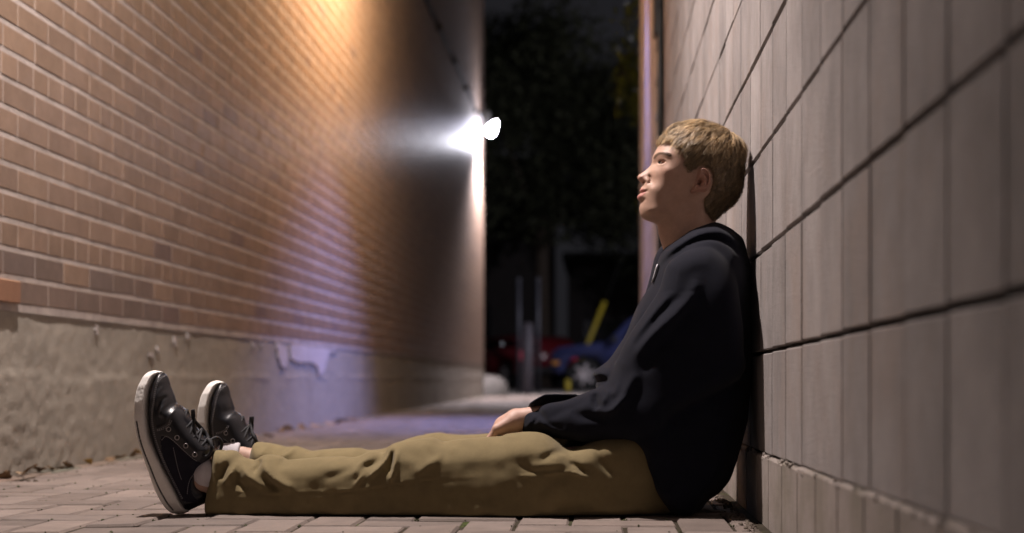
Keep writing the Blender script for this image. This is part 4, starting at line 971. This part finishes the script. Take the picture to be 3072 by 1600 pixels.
def car(name, label, x, y, body, heading, parts_label=None, tall=1.78):
    """built nose towards -x, ground under the wheels at z = 0; turned about z afterwards"""
    e = empty(name, (x, y, 0)); tag(e, label, "car")
    W2 = .92; zc_ = -.012
    prof = [(-2.2, .42), (-2.26, .62), (-2.22, .86), (-2.08, 1.00), (-1.2, 1.10), (-.95, 1.14), (-.45, tall - .13), (-.25, tall - .03), (1.6, tall), (1.95, tall - .05), (2.25, 1.25), (2.30, .9), (2.28, .45), (1.85, .36), (1.80, .6), (1.62, .78), (1.32, .82), (1.02, .78), (.86, .6), (.82, .36), (-.98, .36), (-1.02, .6), (-1.2, .78), (-1.5, .82), (-1.78, .78), (-1.92, .6), (-1.96, .40)]
    bm = bmesh.new(); n = len(prof)
    rings = []
    for yy, ins, top in ((-W2, 0, 0), (-W2 + .0, 0, 0),):
        pass
    def half(yv_, sh): return [bm.verts.new((x + px2, y + yv_, zc_ + pz2)) for px2, pz2 in sh]
    def shrink(k_): return [(a * (1 - .02 * k_), (b if b < 1.12 else 1.12 + (b - 1.12) * (1 - .04 * k_))) for a, b in prof]
    secs = [(-W2 + .05, shrink(1)), (-W2, prof), (W2, prof), (W2 - .05 + .1 - .1 + .05, prof)]
    def ycol(yv_, b): return yv_ * (1 - .22 * max(0, (b - 1.1)) / .68)
    A_ = [[bm.verts.new((x + a, y + ycol(yv_, b), zc_ + b)) for a, b in sh] for yv_, sh in ((-W2 + .06, shrink(1)), (-W2, prof), (W2, prof), (W2 - .06, shrink(1)))]
    # outer skin: ring-to-ring
    for p, q in ((1, 2),):
        for i in range(n): bm.faces.new((A_[p][i], A_[p][(i + 1) % n], A_[q][(i + 1) % n], A_[q][i]))
    bm.faces.new(A_[1][::-1]); bm.faces.new(A_[2])
    for v in A_[0] + A_[3]: bm.verts.remove(v)
    bmesh.ops.recalc_face_normals(bm, faces=bm.faces)
    bmesh.ops.bevel(bm, geom=list(bm.edges), offset=.035, segments=2, affect='EDGES', clamp_overlap=True)
    me = bpy.data.meshes.new("body"); bm.to_mesh(me); bm.free()
    for p in me.polygons: p.use_smooth = True
    link("body", me, e, [body])
    def yat(b): return ycol(W2, b) + .004
    for sgn in (-1, 1):      # side windows
        for (a0, a1, b0, b1) in ((-.62, .22, 1.17, tall - .16), (.30, 1.10, 1.17, tall - .14), (1.18, 1.92, 1.17, tall - .14)):
            m_ = MB(); sl = .30 if a0 < -.5 else 0; sr = .20 if a1 > 1.8 else 0
            q = [(a0, b0), (a1 + sr, b0), (a1, b1), (a0 + sl, b1)]
            V_ = [(x + a, y + sgn * yat(b), zc_ + b) for a, b in q] + [(x + a, y + sgn * (yat(b) - .03), zc_ + b) for a, b in q]
            m_.add(V_, [(0, 1, 2, 3), (0, 4, 5, 1), (1, 5, 6, 2), (2, 6, 7, 3), (3, 7, 4, 0)]); m_.build("window", M_glass, e)
    m_ = MB(); q = [(-.93, 1.17, .80), (-.47, tall - .17, .66)]
    m_.add([(x + a - .012, y + s_ * c, zc_ + b + .012) for a, b, c in q for s_ in (-1, 1)], [(0, 1, 3, 2)]); m_.add([(x + a + .03, y + s_ * c, zc_ + b - .03) for a, b, c in q for s_ in (-1, 1)], [(0, 1, 3, 2)]); m_.build("windscreen", M_glass, e)
    for wx in (-1.48, 1.34):
        for sgn in (-1, 1):
            yy = y + sgn * .80; t = MB(); t.lathe((x + wx, yy, zc_ + .375), (0, sgn, 0), [(.22, -.11), (.34, -.11), (.372, -.07), (.375, .0), (.372, .07), (.34, .11), (.25, .125), (.235, .10)], 32); w_ = t.build("wheel", M_tyre, e, True)
            m_ = MB(); c = Vector((x + wx, yy + sgn * .10, zc_ + .375)); m_.lathe(c, (0, sgn, 0), [(.27, -.08), (.27, .005), (.255, .015), (.245, -.01)], 28); m_.lathe(c, (0, sgn, 0), [(.245, -.05), (0, -.06)], 28, m=1)
            for k_ in range(6):
                an = math.pi / 3 * k_ + .3; d_ = Vector((math.cos(an), 0, math.sin(an))); m_.tube([c + Vector((0, sgn * .01, 0)), c + d_ * .25 + Vector((0, sgn * .006, 0))], [.040, .050], 6)
            m_.build("rim", [M_rim, M_black], w_, True)
    for sgn in (-1, 1):
        m_ = MB(); m_.lathe((x - 2.19, y + sgn * .66, zc_ + .80), (-1, 0, .15), [(.12, -.03), (.125, .01), (.10, .04), (0, .06)], 20); m_.build("headlight", M_head, e, True)
        m_ = MB(); m_.box(x - 2.21, x - 2.05, y + sgn * .90 - .03, y + sgn * .90 + .03, zc_ + .60, zc_ + .70, .012); m_.build("indicator", M_amber, e)
        m_ = MB(); m_.box(x + 2.20, x + 2.30, y + sgn * .80 - .10, y + sgn * .80 + .10, zc_ + .80, zc_ + 1.05, .02); m_.build("tail_light", M_tail, e)
        m_ = MB(); m_.tube([(x - .75, y + sgn * .90, zc_ + 1.12), (x - .78, y + sgn * 1.0, zc_ + 1.16)], .025, 8); m_.box(x - .86, x - .72, y + sgn * 1.08 - .10, y + sgn * 1.08 + .10, zc_ + 1.10, zc_ + 1.26, .03); m_.build("wing_mirror", M_black, e)
    m_ = MB(); m_.box(x - 2.34, x - 2.14, y - .86, y + .86, zc_ + .42, zc_ + .60, .04); m_.build("bumper", M_black, e)
    m_ = MB(); m_.box(x + 2.16, x + 2.36, y - .84, y + .84, zc_ + .42, zc_ + .62, .04); m_.build("bumper", M_black, e)
    e.rotation_euler = (0, 0, heading)
    return e
cx, cy, _ = at(1752, 1160, 30.6)
car("parked_car", "dark blue four-wheel-drive car parked across the end of the alley", cx + 1.48, cy + .9, M_blue, 0)
cx, cy, _ = at(1662, 1160, 37.0)
car("parked_car", "red car parked behind the blue one, showing a lit tail lamp", cx - 1.25, cy + 2.2, M_red, R(-62), tall=1.5)
# posts
def post(name, label, cat, px, y, h, rad, m, lean=0, box=False, base=0):
    x = (px - VX) / F * y; e = empty(name, (x, y, 0)); tag(e, label, cat)
    mb = MB()
    if box: mb.box(x - rad, x + rad, y - rad, y + rad, -.02, h, .02)
    else: mb.tube([(x, y, -.02), (x + lean, y, h)], rad, 12)
    mb.build("pole", m, e, not box)
    mb = MB()
    if box: mb.box(x - rad * 1.12, x + rad * 1.12, y - rad * 1.12, y + rad * 1.12, h + .001, h + .05, .015)
    else: mb.lathe((x + lean, y, h), (0, 0, 1), [(rad * 1.15, -.04), (rad * 1.15, 0), (rad * .7, .02), (0, .025)], 12)
    mb.build("cap", m, e)
    return e
post("sign_post", "thin grey post left of the pale bollard, near the alley mouth", "post", 1556, 25, 2.15, .036, M_postd)
post("sign_post", "thin grey post right of the pale bollard", "post", 1614, 25.6, 2.20, .036, M_postd)
post("bollard", "thick pale bollard standing between the two thin posts", "bollard", 1582, 24.5, 1.28, .10, M_post)
post("marker_post", "short yellow marker post low in front of the car wheel", "post", 1703, 27.5, .24, .055, M_yellow)
x = (1757 - VX) / F * 33.5; e = empty("guy_wire_guard", (x, 33.5, 0)); tag(e, "bright yellow guard tube leaning up behind the blue car", "cable guard")
mb = MB(); mb.tube([(x - .42, 33.6, -.02), (x + .48, 33.6, 2.22)], .055, 12); mb.build("guard_tube", M_yellow, e, True)
mb = MB(); mb.tube([(x + .48, 33.6, 2.22), (x + 2.4, 33.6, 7.0)], .012, 6); mb.build("wire", M_metal, e)
# rounded concrete guard at the far corner of the brick wall
gx, gy, _ = at(1462, 1160, 22.0)
e = empty("corner_guard", (gx, gy, 0)); tag(e, "low rounded pale concrete stone at the far corner of the brick wall", "guard stone")
M_stone = mat("guard_stone_concrete", (.13, .12, .11), .85, .4, 8, .6, 60)
mb = MB(); mb.lathe((gx, gy, -.02), (0, 0, 1), [(.34, 0), (.34, .14), (.31, .24), (.22, .32), (.10, .355), (0, .36)], 28); mb.build("stone", M_stone, e, True)
# back building glimpsed as a black mass
e = empty("dark_building", (-9, 46, 0)); tag(e, "unlit dark building beyond the street, behind the posts", "building")
mb = MB(); mb.box(-16, -1.6, 46, 54, -.03, 7.5, .05); mb.build("wall", M_far, e)
mb = MB(); mb.box(-16.2, -1.4, 45.8, 54.2, 7.51, 7.9, .05); mb.build("roof", M_metal, e)
for k_ in range(4):
    mb = MB(); mb.box(-14.5 + k_ * 3.2, -13.2 + k_ * 3.2, 45.94, 45.99, 1.2, 2.8, .01); mb.build("window", M_glass, e)
e = empty("garage", (6, 50, 0)); tag(e, "low unlit garage beyond the street, behind the blue car", "garage")
mb = MB(); mb.box(-1.0, 16, 49, 56, -.03, 4.6, .05); mb.build("wall", M_far, e)
mb = MB(); mb.box(-1.2, 16.2, 48.8, 56.2, 4.61, 4.9, .05); mb.build("roof", M_metal, e)
for k_ in range(3):
    mb = MB(); mb.box(-.4 + k_ * 4, 2.6 + k_ * 4, 48.93, 48.98, .0, 2.4, .01); mb.build("door", M_glass, e)
# trees
def tree(name, label, x, y, h, crown, n, ml, leaf=.10, seed=1, lean=0.0, group=None, extra=()):
    rs = np.random.RandomState(seed); e = empty(name, (x, y, 0)); tag(e, label, "tree", group)
    mb = MB(); tip_ = Vector((x + lean, y, h * .62)); mb.tube([(x, y, -.03), (x + lean * .3, y, h * .3), tip_], [.05 * h / 2 + .05, .035 * h / 2 + .04, .03 * h / 2], 10)
    limbs = []
    for k_ in range(9):
        an = rs.uniform(0, 6.28); st = Vector((x + lean * .5, y, h * rs.uniform(.30, .6))); en = Vector((x + lean + math.cos(an) * crown * .7, y + math.sin(an) * crown * .7, h * rs.uniform(.55, .95)))
        mb.tube([st, st.lerp(en, .5) + Vector((0, 0, .2)), en], [.06, .04, .015], 7); limbs.append(en)
    mb.build("trunk", M_bark, e, True)
    cl = np.array([[v.x, v.y, v.z] for v in limbs] + [[x + lean + rs.normal(0, crown * .4), y + rs.normal(0, crown * .4), h * rs.uniform(.45, 1.0)] for _ in range(26)] + [list(p) for p in extra])
    c = cl[rs.randint(0, len(cl), n)]; d = rs.normal(0, 1, (n, 3)); d /= np.linalg.norm(d, axis=1)[:, None]
    P = c + d * (crown * rs.uniform(.05, .34, n) ** 1.0)[:, None]
    a = rs.normal(0, 1, (n, 3)); a /= np.linalg.norm(a, axis=1)[:, None]; b = np.cross(a, rs.normal(0, 1, (n, 3))); b /= np.linalg.norm(b, axis=1)[:, None]
    L_ = leaf * rs.uniform(.6, 1.3, n)[:, None]
    V_ = np.stack([P - a * L_, P - b * L_ * .5, P + a * L_, P + b * L_ * .5], 1).reshape(-1, 3)
    mesh_np("crown", V_, np.arange(n * 4).reshape(-1, 4), False, [ml], e)
    return e
tree("tree", "large dark tree standing beyond the street, straight down the alley", -1.6, 40.5, 10.5, 4.2, 30000, M_leafd, .12, 1, 0)
tree("tree", "dark tree rising behind the parked cars on the right", 2.6, 42.5, 9.0, 3.6, 22000, M_leafd, .12, 2, .3)
tree("tree", "smaller dark tree behind the dark building's corner on the left", -6.0, 43.0, 8.0, 3.0, 16000, M_leafd, .12, 3, 0)
tree("tree", "yellow-green leafed tree peeking out past the end of the right-hand wall", 1.30, 14.2, 4.4, .75, 2600, M_leafl, .045, 9, -.10, None, [(.42, 14.2, 3.62), (.50, 14.1, 3.35), (.40, 14.2, 3.4), (.55, 14.2, 3.9), (.45, 14.3, 3.2)] * 2)
# fallen leaves and grit along the foot of the brick wall
M_lf = [mat("leaf_%s" % n_, c_, .7, .3, 60) for n_, c_ in (("yellow", (.52, .34, .08)), ("brown", (.20, .12, .06)), ("tan", (.33, .23, .14)))]
def leaf_mesh(seed, m):
    r_ = random.Random(seed); n = 9; V_ = []; 
    for i in range(n):
        t = i / (n - 1); w_ = .013 * math.sin(math.pi * min(1, t * .95 + .03)) ** .8 * (1 + .25 * math.sin(t * 18 + seed)); zc2 = .006 * math.sin(t * 3 + seed) + .002
        for s_ in (-1, 0, 1): V_.append(((t - .5) * .045, s_ * w_, zc2 + abs(s_) * .004 * r_.uniform(.5, 1.4)))
    Fs = [(i * 3 + k_, i * 3 + k_ + 1, i * 3 + 3 + k_ + 1, i * 3 + 3 + k_) for i in range(n - 1) for k_ in range(2)]
    me = bpy.data.meshes.new("fallen_leaf"); me.from_pydata(V_, [], Fs); me.materials.append(m); return me
LM = [leaf_mesh(i, M_lf[i % 3]) for i in range(6)]
names = {0: ("bright yellow fallen leaf lying against the foot of the brick wall", "yellow leaves at the wall foot"), 1: ("dry brown fallen leaf lying in the gutter along the brick wall", "brown leaves at the wall foot"), 2: ("pale tan fallen leaf lying in the gutter along the brick wall", "tan leaves at the wall foot")}
spots = [(265, 1380, 0), (400, 1372, 1), (418, 1366, 0), (150, 1412, 2), (205, 1405, 2), (60, 1424, 2), (120, 1418, 1), (190, 1398, 1), (88, 1418, 1), (330, 1385, 1), (355, 1378, 2), (15, 1432, 1)]
for i, (a_, b_, k_) in enumerate(spots + [(None, rnd.uniform(4.2, 9.5), rnd.choice((1, 1, 2))) for _ in range(26)]):
    if a_ is None: y_ = b_; x_ = WL + rnd.uniform(.02, .10)
    else:
        y_ = .294 * F / (b_ - VY); y_ = min(y_, (WL + .03) * F / (a_ - VX)); x_ = max(WL + .025, (a_ - VX) / F * y_)
    o_ = bpy.data.objects.new("fallen_leaf", LM[k_ + 3 * (i % 2)]); COL.objects.link(o_)
    o_.location = (x_, y_, .008); o_.rotation_euler = (rnd.uniform(-.5, .5), rnd.uniform(-.5, .5), rnd.uniform(0, 6.2)); s_ = rnd.uniform(1.0, 1.7); o_.scale = (s_, s_, s_)
    tag(o_, names[k_][0], "leaf", names[k_][1])
# grit in the corners, moss in the paving joints
M_moss = mat("moss", (.07, .08, .03), .95, .4, 60, .8, 300)
M_grit = mat("grit", (.14, .11, .085), .9, .4, 60)
def crumbs(name, m, gen, n, lo, hi):
    mb = MB()
    for _ in range(n):
        x_, y_ = gen(); q = rnd.uniform(lo, hi)
        mb.box(-q, q, -q * rnd.uniform(.6, 1.4), q, -q * .6, q * .6, q * .4, (1, 1, 1), Matrix.Translation((x_, y_, -.001)) @ Matrix.Rotation(rnd.uniform(0, 3), 4, Vector((rnd.random(), rnd.random(), rnd.random())).normalized()))
    return tag(mb.build(name, m), kind="stuff")
crumbs("grit", M_grit, lambda: (WL + abs(rnd.gauss(0, .05)) + .012, rnd.uniform(3.6, 16)) if rnd.random() < .75 else (WR - .035 - abs(rnd.gauss(0, .012)), rnd.uniform(2.2, 4)), 1500, .0018, .006)
def mossp():
    i = rnd.randint(0, 18); y_ = 1.9 + round(rnd.uniform(5, 18)) * s
    if rnd.random() < .5: return (WL + .055 + i * s + rnd.gauss(0, .0016), y_ + rnd.uniform(-.02, .02))
    return (WL + .055 + i * s + rnd.uniform(-.03, .03), y_ + rnd.gauss(0, .0016))
crumbs("moss", M_moss, mossp, 380, .0012, .0030)
